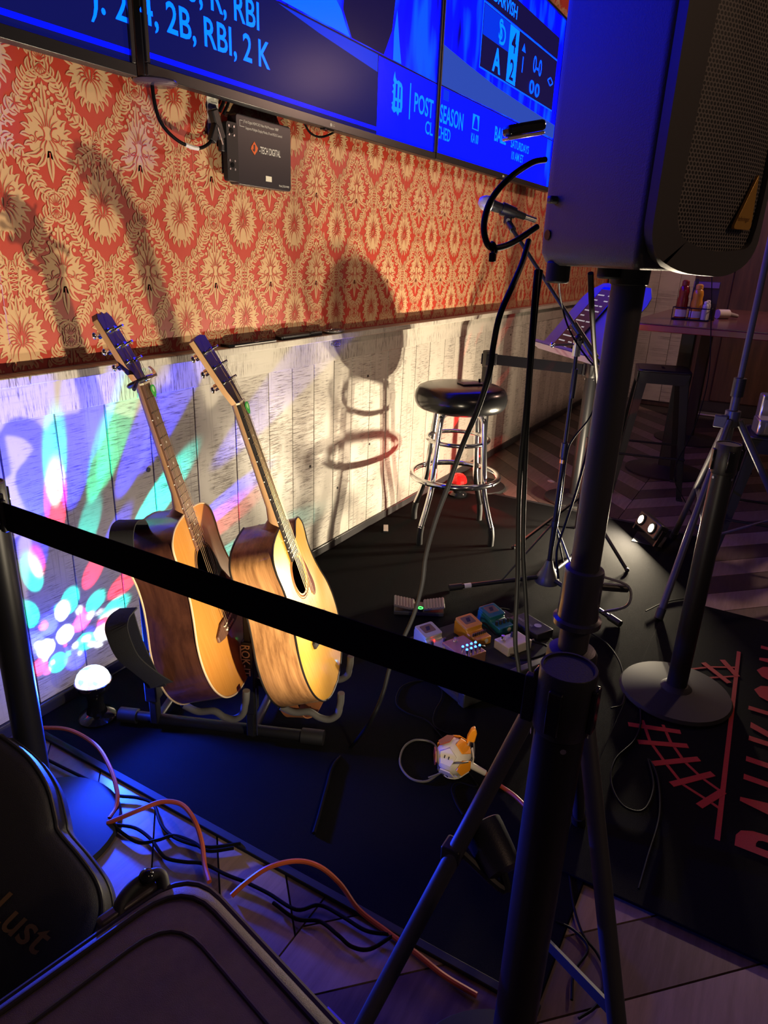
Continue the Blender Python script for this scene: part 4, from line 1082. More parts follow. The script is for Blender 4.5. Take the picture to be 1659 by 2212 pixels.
# ================================================================ chrome bar stool
SC = Vector((3.100, 1.343, .009)); SA = math.radians(77)
bs = thing('bar_stool', 'chrome ring bar stool with thick round black vinyl seat on the stage', 'stool', SC)
VINYL = mat('black_vinyl', (0.012, 0.012, 0.013), 0.22, bump=(60, 0.10))
prof = [(.001, .652), (.185, .652), (.200, .654), (.212, .662), (.222, .680), (.226, .705), (.222, .730), (.208, .752), (.185, .762), (.12, .767), (.001, .769)]
MB().lathe(prof, SC, n=48).build('seat', VINYL, bs, smooth=60)
MB().lathe([(.001, .640), (.150, .640), (.155, .644), (.155, .652), (.001, .653)], SC, n=36).build('seat_plate', CHR, bs)
for i in range(4):
    a = SA + i * PI / 2
    d = Vector((math.cos(a), math.sin(a), 0))
    pts = [SC + d * .040 + Vector((0, 0, .640)), SC + d * .110 + Vector((0, 0, .640)), SC + d * .142 + Vector((0, 0, .618)), SC + d * .152 + Vector((0, 0, .56)), SC + d * .175 + Vector((0, 0, .36)), SC + d * .184 + Vector((0, 0, .27)), SC + d * .215 + Vector((0, 0, .17)), SC + d * .248 + Vector((0, 0, .085))]
    lg = MB().tube(pts, .0145, n=14).build('leg', CHR, bs)
    MB().tube([SC + d * .244 + Vector((0, 0, .096)), SC + d * .252 + Vector((0, 0, .05)), SC + d * .252 + Vector((0, 0, .001))], .0155, n=14).build('rubber_foot', RUB, lg)
MB().ring(SC + Vector((0, 0, .50)), .152, .0105, n=56).build('upper_ring', CHR, bs)
MB().ring(SC + Vector((0, 0, .312)), .218, .0142, n=64).build('foot_ring', CHR, bs)
for i in range(4):
    a = SA + i * PI / 2; d = Vector((math.cos(a), math.sin(a), 0))
    MB().ball(SC + d * .232 + Vector((0, 0, .312)), .006, 10, 6).build('rivet', STEEL, bs)
# small things on the seat
t = thing('pick_tin', 'flat dark tin lying open on the black bar stool seat', 'tin', SC + Vector((.02, -.02, .77)))
MB().prism(rrect(.11, .075, .008, 3), SC + Vector((.03, -.03, .769)), (.8, -.6, 0), (.6, .8, 0), (0, 0, .006)).build('tray', mat('tin_brown', (0.06, 0.035, 0.03), 0.35, 0.3), t, bevel=.001)
MB().prism(rrect(.085, .05, .005, 3), SC + Vector((.03, -.03, .7752)), (.8, -.6, 0), (.6, .8, 0), (0, 0, .001)).build('lining', mat('tin_lining', (0.15, 0.09, 0.07), 0.4, 0.2), t)
t = thing('slide_tube', 'tiny black knob clip standing on the bar stool seat edge', 'clip', SC + Vector((.09, -.1, .768)))
MB().cyl(SC + Vector((.085, -.055, .7665)), SC + Vector((.085, -.055, .79)), .006, n=12).build('knob', BLK, t)
MB().box(SC + Vector((.07, -.06, .7705)), (.05, .014, .006), Matrix.Rotation(-.6, 3, 'Z')).build('arm', BLK, t, bevel=.001)

# ================================================================ red party light behind the stool
rl = thing('red_party_light', 'small red glowing floor light behind the chrome bar stool by the wall', 'lamp', (3.66, 1.56, .009))
RC = Vector((3.66, 1.56, .009))
MB().lathe([(.055, 0), (.058, .01), (.050, .02), (.034, .03), (.034, .05), (.052, .065), (.055, .08), (.052, .082)], RC, n=24).build('base', BLKG, rl)
REDG = mat('red_glow', (0.5, 0.01, 0.01), 0.1, emit=(1.0, 0.02, 0.015), estr=0.3)
v2 = MB().lathe([(.052, .082), (.050, .100), (.042, .118), (.028, .130), (.001, .136)], RC, n=14)
v2.build('red_dome', REDG, rl, smooth=0)
RS = RC + Vector((0, 0, .16))
for tgt, half, pw in (
    ((4.046, 1.737, 0.859), 1.6, 0.80),
    ((4.632, 1.737, 0.872), 2.2, 1.20),
    ((4.220, 1.737, 0.902), 1.2, 0.80),
    ((3.959, 1.737, 0.395), 5.0, 0.60),
    ((4.162, 1.737, 0.281), 4.0, 0.50),
    ((4.660, 1.737, 0.081), 3.0, 0.50),
    ((4.464, 1.737, -0.013), 6.0, 0.30),
    ((3.699, 1.737, 0.139), 6.0, 0.30),
    ((4.637, 1.737, 0.523), 2.0, 0.70),
    ((4.000, 1.170, 0.800), 1.6, 0.80),
    ((4.600, 0.300, 1.000), 2.2, 2.00),
    ((7.490, 1.000, 0.870), 1.5, 6.00),
    ((4.400, 0.750, 0.550), 2.5, 1.00),
    ((3.500, 1.300, 0.009), 14.0, 0.25),
):
    light('red_beam', 'SPOT', RS, pw * 75, (1.0, 0.02, 0.015), rl, size=0.004, target=tgt, angle=math.radians(2 * half), blend=0.4)
light('red_glow_light', 'POINT', RS + Vector((0, -.02, .03)), 5.0, (1.0, 0.02, 0.015), rl, size=0.03)

# ================================================================ flood light aimed at the wall
FL = Vector((3.585, .462, .100))
fl = thing('flood_light', 'small twin-LED flood light shining up at the wall from the carpet edge', 'light', (3.62, .42, .009))
aim = FL + Vector((-.55, .80, .40)); fd = (aim - FL).normalized(); fx = fd.cross(Vector((0, 0, 1))).normalized(); fu = fx.cross(fd)
FR = Matrix((fx, fd, fu)).transposed()
MB().box(FL - fd * .030, (.235, .050, .085), FR).build('housing', BLK, fl, bevel=.008)
MB().prism([(-.130, -.07), (-.118, -.07), (-.118, .02), (-.130, .02)], FL - fd * .04, fx, fu, fd * .02).build('bracket_arm', BLKM, fl)
MB().prism([(.118, -.07), (.130, -.07), (.130, .02), (.118, .02)], FL - fd * .04, fx, fu, fd * .02).build('bracket_arm', BLKM, fl)
MB().mm((FL.x - .06, FL.y - .10, .0095), (FL.x + .10, FL.y + .05, .014)).build('bracket_foot', BLKM, fl, bevel=.002)
LEDM = emis('led_white', (1.0, 0.93, 0.74), 40.0)
for s in (-1, 1):
    c = FL + fx * (s * .062)
    MB().lathe([(.031, -.006), (.031, .002), (.027, .004)], c, fd, 20).build('led_bezel', BLKG, fl)
    MB().lathe([(.001, .0062), (.020, .0055), (.026, .001)], c, fd, 18).build('led_lens', LEDM, fl)
    light('led_spot', 'AREA', c + fd * .010, 33.0, (1.0, 0.83, 0.58), fl, size=0.034, target=c + fd * 1.0)

# clip light on the speaker tripod, aimed at the guitars and the wall behind them
CL = Vector((.905, .285, .430))
cl_ = thing('clip_light', 'small black clamp light on the speaker tripod with a bright lens rim', 'light', CL)
cd_ = (Vector((1.76, 1.745, 1.25)) - CL).normalized()
MB().lathe([(.018, -.070), (.030, -.066), (.034, -.040), (.037, .0), (.037, .012), (.034, .014), (.033, .004)], CL, cd_, 24).build('can', BLK, cl_)
MB().lathe([(.001, .0045), (.028, .0045), (.033, .003)], CL, cd_, 24).build('lens', emis('clip_lens', (1.0, 0.90, 0.70), 30.0), cl_)
MB().tube([CL - cd_ * .05, CL - cd_ * .075 + Vector((-.01, .0, -.02)), Vector((.858, .312, .420))], .008).build('clamp_arm', BLKM, cl_)
MB().box((.850, .318, .420), (.034, .034, .030)).build('clamp', BLKM, cl_, bevel=.004)
light('clip_spot', 'SPOT', CL + cd_ * .018, 88.0, (1.0, 0.83, 0.58), cl_, size=0.012, target=CL + cd_, angle=math.radians(86), blend=0.6)

light('clip_spill', 'SPOT', CL + cd_ * .018, 13.0, (1.0, 0.83, 0.58), cl_, size=0.02, target=CL + cd_, angle=math.radians(165), blend=0.5)

# ================================================================ belt posts
def post(label, loc, h, base=True, turn=0.0):
    p = thing('belt_post', label, 'stanchion', loc, Matrix.Rotation(turn, 3, 'Z'), group='black belt barrier posts', local=True)
    MB().cyl((0, 0, .012), (0, 0, h - .075), .032, n=28).build('tube', BLKM, p)
    if base:
        MB().lathe([(.175, 0), (.178, .006), (.172, .016), (.10, .024), (.05, .028), (.038, .040), (.033, .042)], (0, 0, 0.0), n=44).build('base', mat('post_base', (0.020, 0.019, 0.019), 0.62, spec=0.2), p)
    hd = MB().lathe([(.0345, h - .09), (.0355, h - .088), (.0355, h - .0015), (.0345, h), (.0315, h), (.0310, h - .0025), (.001, h - .0025)], (0, 0, 0), n=28).build('belt_head', BLK, p)
    for k in range(4):
        a = k * PI / 2
        MB().box(((.0375) * math.cos(a), .0375 * math.sin(a), h - .048), (.008, .018, .062), Matrix.Rotation(a, 3, 'Z')).build('belt_slot', BLKG, hd, bevel=.002)
        MB().cyl((.036 * math.cos(a + .5), .036 * math.sin(a + .5), h - .10), (.0362 * math.cos(a + .5), .0362 * math.sin(a + .5), h - .10), .004, n=8).build('screw', STEEL, hd)
    return p
PL = Vector((.745, 1.335, 0)); PF = Vector((.759, .156, 0)); PR = Vector((2.205, .100, .017)); PB1 = Vector((3.905, 1.535, 0)); PB2 = Vector((4.03, .955, 0))
post('black belt post at the left picture edge beside the disco lamp', PL, .90)
post('black belt post nearest the camera, in front of the speaker tripod', PF, .89, turn=1.50)
post('black belt post with round base standing on the logo mat', PR, .862, turn=.4)
post('black belt post behind the chrome bar stool near the wall', PB1, .842, turn=-1.35)
post('black belt post behind the music stand', PB2, .83, turn=.2)
BELT = mat('belt_webbing', (0.008, 0.008, 0.011), 0.85, bump=(900, .4), spec=0.04)
def belt(label, a, b, sag=0.0, w=.052):
    d = (b - a).normalized(); t = thing('barrier_belt', label, 'belt', (a + b) / 2 - Vector((0, 0, w / 2)))
    mid = (a + b) / 2 - Vector((0, 0, sag))
    MB().ribbon([a, (a + mid) / 2 - Vector((0, 0, sag * .25)), mid, (b + mid) / 2 - Vector((0, 0, sag * .25)), b], w, (0, 0, 1), .0018).build('webbing', BELT, t)
    MB().bar(b - d * .012, b + d * .004, .012, w + .008).build('end_clip', BLKM, t, bevel=.002)
    MB().bar(a - d * .004, a + d * .010, .012, w + .008).build('end_clip', BLKM, t, bevel=.002)
z1 = .842
def toward(p, q, r=.040): 
    d = Vector((q.x - p.x, q.y - p.y, 0)).normalized(); return p + d * r
a = toward(PL, PF); b = toward(PF, PL)
belt('wide black belt stretched across the foreground in front of both guitars', Vector((a.x, a.y, .838)), Vector((b.x, b.y, .829)), .004, .060)
a = toward(PB1, PB2); b = toward(PB2, PB1)
belt('black belt stretched behind the music stand and bar stool', Vector((a.x, a.y, .795)), Vector((b.x, b.y, .780)), .0, .060)

# ================================================================ microphone on a boom stand
ms = thing('microphone_stand', 'black boom microphone stand with folding tripod feet behind the speaker pole', 'microphone stand', (2.762, .720, .009))
MS = Vector((2.762, .720, 0)); PIV = Vector((2.755, .722, 1.055))
MB().cyl(MS + Vector((0, 0, .13)), MS + Vector((0, 0, .62)), .0105, n=14).build('lower_tube', BLKM, ms)
MB().cyl(MS + Vector((0, 0, .56)), PIV - Vector((0, 0, .02)), .0078, n=14).build('upper_tube', BLKM, ms)
MB().cyl(MS + Vector((0, 0, .60)), MS + Vector((0, 0, .66)), .0150, n=14).build('clutch', BLK, ms)
MB().cyl(MS + Vector((0, 0, .845)), MS + Vector((0, 0, .96)), .0125, n=14).build('grip', BLK, ms)
MB().cyl(MS + Vector((0, 0, .575)), MS + Vector((0, 0, .590)), .0118, n=14).build('gold_band', mat('brass_band', (0.65, 0.38, 0.12), 0.3, 1.0), ms)
MB().lathe([(.052, .03), (.054, .038), (.040, .070), (.022, .105), (.014, .135)], MS, n=28).build('leg_cone', mat('grey_cone', (0.06, 0.058, 0.058), 0.4), ms)
MB().cyl(MS + Vector((0, 0, .295)), MS + Vector((0, 0, .32)), .016, n=14).build('leg_collar', BLK, ms)
for k, (tip, r_) in enumerate((((2.483, 1.049), .0095), ((2.58, .37), .0095), ((3.16, .70), .0095))):
    t3 = Vector((tip[0], tip[1], .024)); s3_ = MS + (t3 - MS).normalized() * .05; s3_.z = .055
    lg = MB().cyl(s3_, t3, r_, n=12).build('leg', BLKM, ms)
    e = (t3 - s3_).normalized()
    MB().cyl(t3 - e * .045, t3 + e * .012, .014, n=12).build('rubber_foot', RUB, lg)
    if k == 0: MB().cyl(t3 - e * .085, t3 - e * .055, .0105, n=12).build('white_label', WHITE, lg)
    MB().cyl(MS + Vector((0, 0, .30)) + e * .014, s3_ + e * .16 + Vector((0, 0, .006)), .0042, n=8).build('brace', BLKM, lg)
MB().cyl(PIV - Vector((0, 0, .045)), PIV + Vector((0, 0, .015)), .016, n=16).build('swivel', CHR, ms)
MB().ball(PIV + Vector((0, 0, .02)), .017, 14, 10).build('swivel_knob', BLK, ms)
MB().tube([PIV, PIV + Vector((-.03, .055, -.004)), PIV + Vector((-.045, .080, -.006))], .004).build('tee_screw', CHR, ms)
MB().ball(PIV + Vector((-.048, .084, -.006)), .010, 12, 8).build('screw_ball', CHR, ms)
bmA, bmB = Vector((2.792, 0.5995, 0.943)), Vector((2.7279, 1.0199, 1.4591))
MB().cyl(bmA, bmB, .0075, n=12).build('boom_arm', BLKM, ms)
bd = (bmB - bmA).normalized(); pc = bmA + bd * ((PIV - bmA).dot(bd))
MB().cyl(pc - bd * .085, pc + bd * .075, .0145, n=14).build('boom_clutch', BLK, ms)
MB().cyl(bmA - bd * .02, bmA + bd * .045, .015, n=14).build('counterweight', BLKM, ms)
MB().cyl(PIV + Vector((0, 0, 0)), pc, .010, n=12).build('clutch_neck', BLKM, ms)
mcA, mcB = Vector((2.7033, 1.1352, 1.553)), Vector((2.8189, 0.9784, 1.5023))
md = (mcB - mcA).normalized()
mc = thing('microphone', 'silver-headed vocal microphone in a clip left of the speaker', 'microphone', mcA)
def mesh_head():
    m = bpy.data.materials.new('mic_mesh'); t, N, L, b = nt(m)
    tc = N.new('ShaderNodeTexCoord'); w = N.new('ShaderNodeTexWave'); w.inputs['Scale'].default_value = 130; w.wave_type = 'RINGS'
    L.new(tc.outputs['Object'], w.inputs['Vector'])
    cr = N.new('ShaderNodeValToRGB'); cr.color_ramp.elements[0].color = (.30, .30, .29, 1); cr.color_ramp.elements[1].color = (.92, .92, .88, 1)
    L.new(w.outputs['Fac'], cr.inputs['Fac']); L.new(cr.outputs[0], b.inputs['Base Color'])
    b.inputs['Metallic'].default_value = .25; b.inputs['Roughness'].default_value = .4
    return m
MB().lathe([(.001, -.025), (.012, -.023), (.020, -.015), (.0275, 0), (.0280, .010), (.0255, .022), (.021, .030)], mcA, md, 24).build('grille_head', mesh_head(), mc)
MB().lathe([(.0288, .006), (.0288, .013)], mcA, md, 24).build('grille_band', STEEL, mc)
MB().lathe([(.020, .030), (.0215, .034), (.0200, .045), (.0185, .07), (.0125, .165), (.0115, .170)], mcA, md, 22).build('handle', mat('mic_charcoal', (0.018, 0.018, 0.018), 0.45), mc)
MB().cyl(mcA + md * .168, mcA + md * .215, .0105, n=16).build('connector', STEEL, mc)
cl = thing('microphone_clip', 'black plastic microphone clip at the end of the boom arm', 'clip', bmB)
MB().lathe([(.0235, .070), (.0245, .072), (.0205, .128), (.0195, .128), (.021, .074), (.0225, .070)], mcA, md, 22).build('sleeve', BLK, cl)
jn = mcA + md * .105 - Vector((0, 0, .024))
MB().box(mcA + md * .10 - Vector((0, 0, .030)), (.018, .03, .03), None).build('knuckle', BLK, cl, bevel=.004)
MB().cyl(mcA + md * .10 - Vector((0, 0, .036)), bmB, .0125, n=14).build('stem', BLK, cl)
MB().cyl(mcA + md * .10 - Vector((.016, 0.008, .034)), mcA + md * .10 - Vector((-.016, -0.008, .034)), .008, n=12).build('pivot_screw', STEEL, cl)

# ================================================================ music stand
mu = thing('music_stand', 'folding music stand with slanted blue-lit desk behind the speaker pole', 'music stand', (3.255, .735, .009))
MU = Vector((3.255, .735, 0))
dk0 = Vector((3.2687, 1.0369, .9648)); ex = Vector((-.6829, -.7304, -.0121)); ey = Vector((.4698, -.4518, .7584)); en = ex.cross(ey)
DW, DHt = .4826, .3985
DESK = mat('desk_blue_black', (0.16, 0.16, 0.20), 0.42)
pl = [(0, 0), (DW, 0), (DW, DHt * .78), (DW * .97, DHt * .88), (DW * .86, DHt * .995), (DW * .80, DHt), (DW * .20, DHt), (DW * .14, DHt * .99), (DW * .03, DHt * .88), (0, DHt * .78)]
MB().prism(pl, dk0, ex, ey, en * .004).build('desk', DESK, mu, bevel=.001)
MB().prism([(-.004, 0), (DW + .004, 0), (DW + .004, .055), (-.004, .055)], dk0 + en * .0, ex, en, -ey * .003).build('lip', DESK, mu, bevel=.001)
MB().prism([(-.004, 0), (DW + .004, 0), (DW + .004, .012), (-.004, .012)], dk0 + en * .054, ex, ey, en * .003).build('lip_edge', DESK, mu)
hubp = dk0 + ex * (DW * .5) + ey * (DHt * .30) - en * .03
MB().tube([hubp, hubp - en * .03 - Vector((0, 0, .04)), Vector((MU.x, MU.y, hubp.z - .12))], .012).build('desk_bracket', BLKM, mu)
MB().cyl(Vector((MU.x, MU.y, .50)), Vector((MU.x, MU.y, hubp.z - .11)), .0095, n=12).build('upper_tube', BLKM, mu)
MB().cyl(Vector((MU.x, MU.y, .12)), Vector((MU.x, MU.y, .56)), .0125, n=12).build('lower_tube', BLKM, mu)
MB().cyl(Vector((MU.x, MU.y, .53)), Vector((MU.x, MU.y, .58)), .017, n=14).build('collar', BLK, mu)
MB().cyl(Vector((MU.x, MU.y, .25)), Vector((MU.x, MU.y, .30)), .018, n=14).build('leg_hub', BLK, mu)
for an in (126, 246, 6):
    a = math.radians(an); d = Vector((math.cos(a), math.sin(a), 0))
    lg = MB().bar(MU + d * .016 + Vector((0, 0, .275)), MU + d * .31 + Vector((0, 0, .018)), .014, .010).build('leg', BLKM, mu)
    MB().bar(MU + d * .014 + Vector((0, 0, .12)), MU + d * .165 + Vector((0, 0, .140)), .010, .006).build('brace', BLKM, lg)
    MB().ball(MU + d * .312 + Vector((0, 0, .018)), .011, 10, 8).build('rubber_foot', RUB, lg)
# sheet pocket and phone on the desk
sh = thing('song_tablet', 'dark phone showing a song list propped on the music stand desk', 'phone', dk0 + ex * DW * .5)
SCRD = emis('song_screen', (0.10, 0.03, 0.03), 0.45)
px0 = dk0 + en * .0055 + ex * (DW * .22) + ey * .01
MB().prism(rrect(.150, .36, .012, 4, .075, .18), px0, ex, ey, en * .008).build('case', BLKG, sh, bevel=.001)
MB().prism([(.006, .010), (.144, .010), (.144, .345), (.006, .345)], px0 + en * .0081, ex, ey, en * .0004).build('screen', SCRD, sh, smooth=0)
LINE = emis('screen_line', (.7, .6, .62), .6)
for i in range(11):
    MB().prism([(.014, .02 + i * .029), (.045 + .02 * (i % 3), .02 + i * .029), (.045 + .02 * (i % 3), .026 + i * .029), (.014, .026 + i * .029)], px0 + en * .0088, ex, ey, en * .0002).build('text_line', LINE, sh, smooth=0)
    MB().prism([(.095, .02 + i * .029), (.115 + .01 * (i % 2), .02 + i * .029), (.115 + .01 * (i % 2), .026 + i * .029), (.095, .026 + i * .029)], px0 + en * .0088, ex, ey, en * .0002).build('text_line', LINE, sh, smooth=0)
tag(MB().prism([(-.01, -.004), (DW * .93, -.004), (DW * .93, .004), (-.01, .004)], dk0 + en * .012, ex, ey * .5, en * .040).build('paper_sheets', mat('paper_stack', (0.75, 0.68, 0.45), 0.7)), 'pad of yellowish paper lying in the lip of the music stand', 'paper')

# ================================================================ pedal board
PO = Vector((1.99, .57, .009)); pa = Vector((.896, -.444, 0)); pb_ = Vector((.444, .896, 0))
PR3 = Matrix((pa, pb_, Vector((0, 0, 1)))).transposed()
def bp_(s, t, z=0): return PO + pa * s + pb_ * t + Vector((0, 0, z))
pd = thing('pedal_board', 'low black pedal board tray on the carpet carrying the effect pedals', 'pedal board', bp_(0, .19))
MB().box(bp_(.01, .19, .016), (.54, .40, .022), PR3).build('deck', mat('board_felt', (0.009, 0.009, 0.010), 0.9, bump=(900, .6)), pd, bevel=.006)
MB().prism([(-.26, 0), (.28, 0), (.28, .052), (.27, .058), (-.25, .058), (-.26, .052)], bp_(0, -.022, .001), pa, (0, 0, 1), pb_ * .030).build('front_rail', mat('board_rail', (0.022, 0.022, 0.023), 0.5), pd, bevel=.004)
LBL = bp_(.085, -.0226, .022)
MB().prism([(0, 0), (.062, 0), (.062, .020), (0, .020)], LBL, pa, (0, 0, 1), -pb_ * .0008).build('maker_label', mat('label_red', (0.75, 0.06, 0.03), 0.5), pd, smooth=0)
text('lettering', 'GATOR', .018, LBL - pb_ * .0012 + pa * .004 + Vector((0, 0, .004)), pa, (0, 0, 1), mat('label_dark', (0.10, 0.01, 0.01), 0.5), pd, bold=.02, xs=.8)
MB().prism([(0, -.006), (.062, -.006), (.062, -.002), (0, -.002)], LBL, pa, (0, 0, 1), -pb_ * .0006).build('label_rule', WHITE, pd, smooth=0)
def knob(m, c, h=.014, r=.006): m.cyl(c, c + Vector((0, 0, h)), r, r * .85, 12); return m
def treadle(label, s, t, colr, metal, nk, led=None):
    """stomp pedal with a hinged foot plate at the back and knobs in front"""
    p = thing('effect_pedal', label, 'pedal', bp_(s, t, .027), group='effect pedals')
    body = mat('pedal_' + '%02d%02d%02d' % tuple(int(c * 99) for c in colr), colr, 0.35, metal)
    m = MB(); w = .073 / 2
    prof = [(-.063, 0), (-.063, .030), (-.012, .036), (-.008, .044), (.060, .056), (.064, .050), (.064, 0)]   # along t, height
    n = len(prof)
    m.add([bp_(s - w, t + q[0], .027 + q[1]) for q in prof] + [bp_(s + w, t + q[0], .027 + q[1]) for q in prof], [tuple(range(n)), tuple(range(2 * n - 1, n - 1, -1))] + [(i, (i + 1) % n, n + (i + 1) % n, n + i) for i in range(n)])
    m.build('housing', body, p, bevel=.003)
    e1 = bp_(s, t + .026, .027 + .0505); up_ = (Vector((0, 0, 1)) - pb_ * (.012 / .068)).normalized(); al = pb_ + Vector((0, 0, .012 / .068))
    MB().prism(rrect(.078, .072, .008, 4), e1, pa, al.normalized(), up_ * .010).build('foot_plate', body, p, bevel=.002)
    MB().prism(rrect(.050, .040, .006, 4), e1 + up_ * .0102 + pb_ * .006, pa, al.normalized(), up_ * .0015).build('rubber_pad', mat('pedal_pad', (0.14, 0.085, 0.07), 0.7), p, bevel=.0005)
    MB().prism([(-.012, -.010), (.004, -.010), (.014, .010), (-.004, .010)], e1 + up_ * .0119 + pb_ * .006, pa, al.normalized(), up_ * .0004).build('arrow_mark', BLK, p, smooth=0)
    for i in range(nk):
        x = s - .028 + .056 * (i / max(1, nk - 1))
        m = MB(); knob(m, bp_(x, t - .036, .027 + .032), .016 if nk < 6 else .012, .006 if nk < 6 else .0035); m.build('knob', BLK, p)
    MB().cyl(bp_(s + .012, t - .0632, .044), bp_(s + .012, t - .0645, .044), .009, n=16).build('maker_roundel', mat('roundel', (.55, .5, .35), .4), p)
    if led: MB().ball(bp_(s - .005, t - .018, .066), .003, 8, 6).build('led', led, p)
    return p
RLED = emis('led_red', (1.0, 0.02, 0.01), 8.0); BLED = emis('led_blue', (0.02, 0.10, 1.0), 14.0); GLED = emis('led_green', (0.05, 1.0, 0.10), 4.0)
treadle('yellow stomp pedal with a row of small sliders on the pedal board', .019, .268, (0.62, 0.27, 0.025), 0.1, 7)
treadle('teal stomp pedal with four black knobs at the back of the pedal board', .150, .288, (0.012, 0.13, 0.16), 0.1, 4)
treadle('pale grey-green stomp pedal at the left of the pedal board', -.150, .292, (0.42, 0.42, 0.33), 0.2, 2, RLED)
def flatbox(label, s, t, w, l, h, colr, nm, metal=0.2, rough=.4):
    p = thing('effect_pedal', label, 'pedal', bp_(s, t, .027), group='effect pedals')
    MB().box(bp_(s, t, .027 + h / 2), (w, l, h), PR3).build('housing', mat(nm, colr, rough, metal), p, bevel=.003)
    return p
p = flatbox('copper-brown pedal with blue-lit chrome knobs at the front of the pedal board', -.092, .185, .098, .125, .042, (0.34, 0.16, 0.11), 'pedal_copper', .5, .38)
for i in range(4):
    for j in range(2):
        c = bp_(-.120 + .019 * i, .138 + .022 * j, .069)
        MB().cyl(c, c + Vector((0, 0, .020)), .0058, .0050, n=12).build('knob', CHR, p)
        MB().ball(c + Vector((0, 0, .021)), .0042, 10, 6).build('led_ring', BLED, p)
MB().cyl(bp_(-.100, .225, .069), bp_(-.100, .225, .085), .0065, n=14).cyl(bp_(-.100, .225, .069), bp_(-.100, .225, .073), .010, n=6).build('foot_switch', CHR, p)
p = flatbox('cream flat pedal with two switches beside the yellow pedal', .101, .140, .115, .075, .036, (0.52, 0.45, 0.40), 'pedal_cream', .1)
MB().cyl(bp_(.064, .155, .063), bp_(.064, .155, .082), .007, n=14).cyl(bp_(.064, .155, .063), bp_(.064, .155, .067), .010, n=6).build('foot_switch', CHR, p)
m = MB(); knob(m, bp_(.112, .158, .063), .016, .007); m.build('knob', BLK, p)
MB().cyl(bp_(.16, .12, .045), bp_(.185, .12, .045), .006, n=10).build('jack', CHR, p)
p = flatbox('long black direct box with white print at the right of the pedal board', .245, .195, .085, .150, .034, (0.014, 0.013, 0.016), 'pedal_black', .1)
text('lettering', 'DIRECT BOX', .016, bp_(.225, .255, .0625), -pb_, pa, mat('dim_print', (.30, .28, .34), .6), p, xs=.9)
MB().cyl(bp_(.255, .17, .0612), bp_(.255, .17, .0616), .014, n=20).build('maker_roundel', mat('dim_print'), p)
p = flatbox('tiny silver pedal with blue lamps at the left end of the pedal board', -.222, .275, .050, .050, .030, (0.55, 0.55, 0.52), 'pedal_silver', .4)
for k in (-.008, .006): MB().ball(bp_(-.222 + k, .272, .059), .0045, 10, 6).build('led', emis('led_cyan', (.05, .6, 1.0), 10.0), p)
# patch leads between pedals
for i, pts in enumerate((((-.06, .22, .05), (-.05, .17, .07), (-.02, .16, .06), (.0, .19, .045)), ((.05, .30, .05), (.07, .27, .075), (.085, .25, .06), (.09, .22, .045)), ((.165, .12, .05), (.19, .06, .05), (.15, .03, .045), (.06, .04, .045), (.03, .08, .045)), ((.20, .30, .05), (.22, .34, .06), (.26, .33, .05)))):
    tag(MB().tube([bp_(*q) for q in pts], .0042).build('patch_lead', CABLE), ('black patch lead between copper and yellow pedals', 'black patch lead beside the teal pedal', 'black patch lead curling in front of the cream pedal', 'black patch lead behind the black direct box')[i], 'cable')
# expression pedal off the board
ep = thing('expression_pedal', 'dark ribbed foot pedal with green power ring behind the pedal board', 'pedal', (2.25, 1.09, .009))
EC = Vector((2.245, 1.085, .009)); e1 = (Vector((2.293, 1.002, 0)) - Vector((2.199, 1.175, 0))).normalized(); e2 = Vector((-e1.y, e1.x, 0))
RIB = mat('pedal_rib', (0.20, 0.17, 0.14), 0.5)
MB().prism([(-.10, -.045), (.10, -.045), (.10, .045), (-.10, .045)], EC, e1, e2, (0, 0, .018)).build('base', mat('pedal_dark', (0.03, 0.028, 0.026), 0.5), ep, bevel=.004)
for s, tl in ((-1, .18), (1, -.18)):
    c = EC + e1 * (s * .060) + Vector((0, 0, .028)); u_ = (e1 * math.cos(tl * 1.0) + Vector((0, 0, 1)) * -math.sin(tl) * 1).normalized(); w_ = u_.cross(e2)
    MB().prism([(-.042, -.044), (.042, -.044), (.042, .044), (-.042, .044)], c, u_, e2, Vector((0, 0, .008))).build('foot_plate', mat('pedal_plate', (0.11, 0.095, 0.08), 0.5), ep, bevel=.003)
    for k in range(7):
        MB().bar(c + u_ * (-.036 + .012 * k) - e2 * .040 + Vector((0, 0, .009)), c + u_ * (-.036 + .012 * k) + e2 * .040 + Vector((0, 0, .009)), .005, .003).build('rib', RIB, ep)
MB().ring(EC - e2 * .034 + e1 * .005 + Vector((0, 0, .031)), .009, .0018, n=24, m=6).build('power_ring', GLED, ep)
MB().cyl(EC - e2 * .034 + e1 * .005 + Vector((0, 0, .017)), EC - e2 * .034 + e1 * .005 + Vector((0, 0, .030)), .012, n=20).build('power_key', BLK, ep)

# ================================================================ loudspeaker on its tripod
SP = Vector((1.038, .213, 0)); POLE = mat('pole_paint', (0.040, 0.040, 0.046), 0.5)
sp = thing('speaker_stand', 'thick black speaker pole with collar and tripod legs in the foreground', 'speaker stand', SP)
MB().cyl(SP + Vector((0, 0, .74)), SP + Vector((0, 0, 1.345)), .0230, n=24).build('upper_tube', POLE, sp)
MB().cyl(SP + Vector((0, 0, .06)), SP + Vector((0, 0, .86)), .0245, n=24).build('lower_tube', POLE, sp)
MB().lathe([(.034, .800), (.039, .803), (.039, .812), (.0330, .815), (.0318, .845), (.0318, .895), (.0305, .900), (.0232, .902)], SP, n=28).build('clutch_collar', mat('collar_plastic', (0.045, 0.045, 0.055), 0.22), sp)
MB().cyl(SP + Vector((.015, -.020, .868)), SP + Vector((.048, -.062, .862)), .0065, n=10).build('clutch_knob', BLK, sp)
